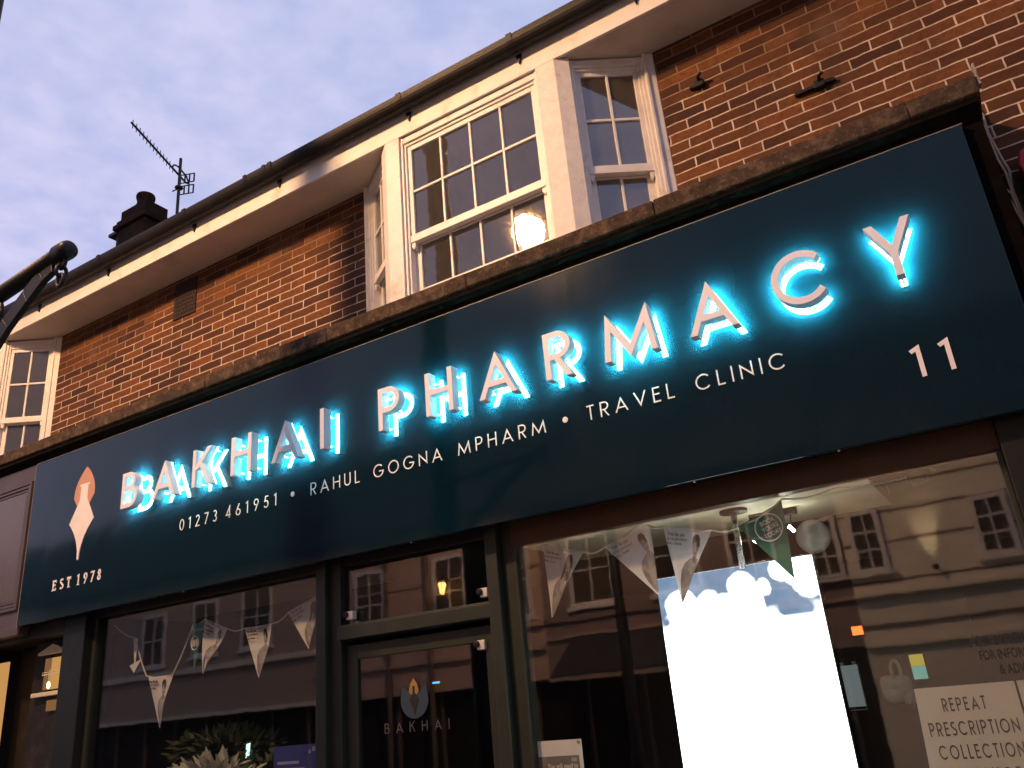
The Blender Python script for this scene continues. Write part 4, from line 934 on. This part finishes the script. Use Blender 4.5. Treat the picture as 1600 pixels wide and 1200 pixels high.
u = thing('wall_uplight', 'small wall uplight throwing a cone of light up the cream building opposite', 'wall light', (-1.03, YO + .12, 3.03))
m = MB(); m.lathe((-1.03, YO + .10, 2.98), [(.03, 0), (.05, .02), (.05, .07), (.04, .075)], 12); m.build('fitting', M['black'], u)
ld = bpy.data.lights.new('uplight', 'SPOT'); ld.energy = 260; ld.color = (1, .78, .45); ld.spot_size = math.radians(46); ld.spot_blend = 1.0; ld.shadow_soft_size = .03
lo_ = bpy.data.objects.new('spot', ld); COL.objects.link(lo_); lo_.parent = u; lo_.location = (0, -.055, .055); lo_.rotation_euler = (math.radians(188), 0, 0)
o2 = opp('awning_shop', 'dim mauve grey building opposite with a charcoal shop awning', -8.0, -2.303, 5.1, 8.5, 'render_dk',
    [(-2.78, -2.42, 3.15, 4.0, 2, 3), (-4.15, -3.45, 3.15, 4.3, 2, 3), (-5.6, -4.8, 3.3, 4.5, 2, 2), (-7.3, -6.5, 3.3, 4.5, 2, 2)], [(3.0, 3.1, .05, 'render_dk'), (2.70, 2.76, .06, 'render_tan')])
m = MB(); m.profile([(YO, 2.72), (YO + 1.1, 2.02), (YO + 1.1, 1.98), (YO, 2.68)], -7.4, -3.2); aw = m.build('awning', M['awning'], o2)
m = MB(); m.box(-7.4, -3.2, YO + 1.08, YO + 1.12, 1.92, 1.985); m.build('valance', M['render_tan'], aw)
o3 = opp('pink_terrace', 'pinkish rendered terrace opposite with white sashes and drainpipes', -14.0, -8.003, 5.25, 8.6, 'render_pink',
    [(-12.75, -12.05, 3.25, 4.62, 2, 2), (-10.55, -9.85, 3.25, 4.62, 2, 2), (-8.9, -8.3, 3.25, 4.62, 2, 2)], [(3.0, 3.10, .08, 'render_pink'), (2.55, 2.62, .08, 'render_tan'), (4.15, 4.2, .03, 'render_tan')])
m = MB(); m.tube([(-11.9, YO + .06, .1), (-11.9, YO + .06, 5.2)], .05, 8); m.build('drainpipe', M['groove'], o3); m = MB(); m.tube([(-10.78, YO + .06, .1), (-10.78, YO + .06, 5.2)], .05, 8); m.build('drainpipe', M['groove'], o3)
wl = thing('wall_lantern', 'small amber wall lantern on the pinkish terrace opposite, mirrored in the fanlight', 'wall light', (-10.2, YO + .3, 3.9))
m = MB(); m.tube([(-10.2, YO, 4.15), (-10.2, YO + .3, 4.22)], .02, 6); m.lathe((-10.2, YO + .3, 4.12), [(.14, 0), (.05, .08), (.02, .12)], 6)
for k in range(6): a = k * math.pi / 3; m.tube([(-10.2 + .125 * math.cos(a), YO + .3 + .125 * math.sin(a), 4.12), (-10.2 + .06 * math.cos(a), YO + .3 + .06 * math.sin(a), 3.84)], .010, 5)
m.build('frame', M['black'], wl); m = MB(); m.lathe((-10.2, YO + .3, 3.86), [(.04, 0), (.085, .2), (.06, .24)], 6); m.build('lamp_glass', M['lantern_small'], wl)
o4 = opp('tan_terrace', 'tan terrace opposite with a cornice over dark shop windows', -24.5, -14.003, 5.4, 8.8, 'render_tan',
    [(-20.2, -19.4, 3.4, 4.6, 2, 2), (-16.4, -15.5, 3.5, 4.8, 2, 2), (-23.2, -22.4, 3.4, 4.6, 2, 2), (-18.2, -17.4, 3.5, 4.7, 2, 2)], [(3.05, 3.18, .12, 'render'), (2.0, 2.08, .08, 'render'), (4.9, 5.0, .05, 'render_tan')])
o5 = opp('stone_building', 'pale building with courses of stone at the far left of the street opposite', -40, -24.503, 5.6, 8.8, 'render', [(-27.2, -26.4, 3.4, 4.6, 2, 2), (-30.2, -29.4, 3.4, 4.6, 2, 2)], [(3.05, 3.18, .12, 'render'), (1.6, 1.64, .01, 'groove'), (1.2, 1.24, .01, 'groove')], shop_top=0)
o6 = opp('brick_terrace', 'brick terrace at the far right of the street opposite', 7.003, 22, 5.2, 8.4, 'render_dk', [(9, 10, 3.3, 4.6, 2, 2), (13, 14, 3.3, 4.6, 2, 2)], [(2.9, 3.0, .06, 'render_tan')])
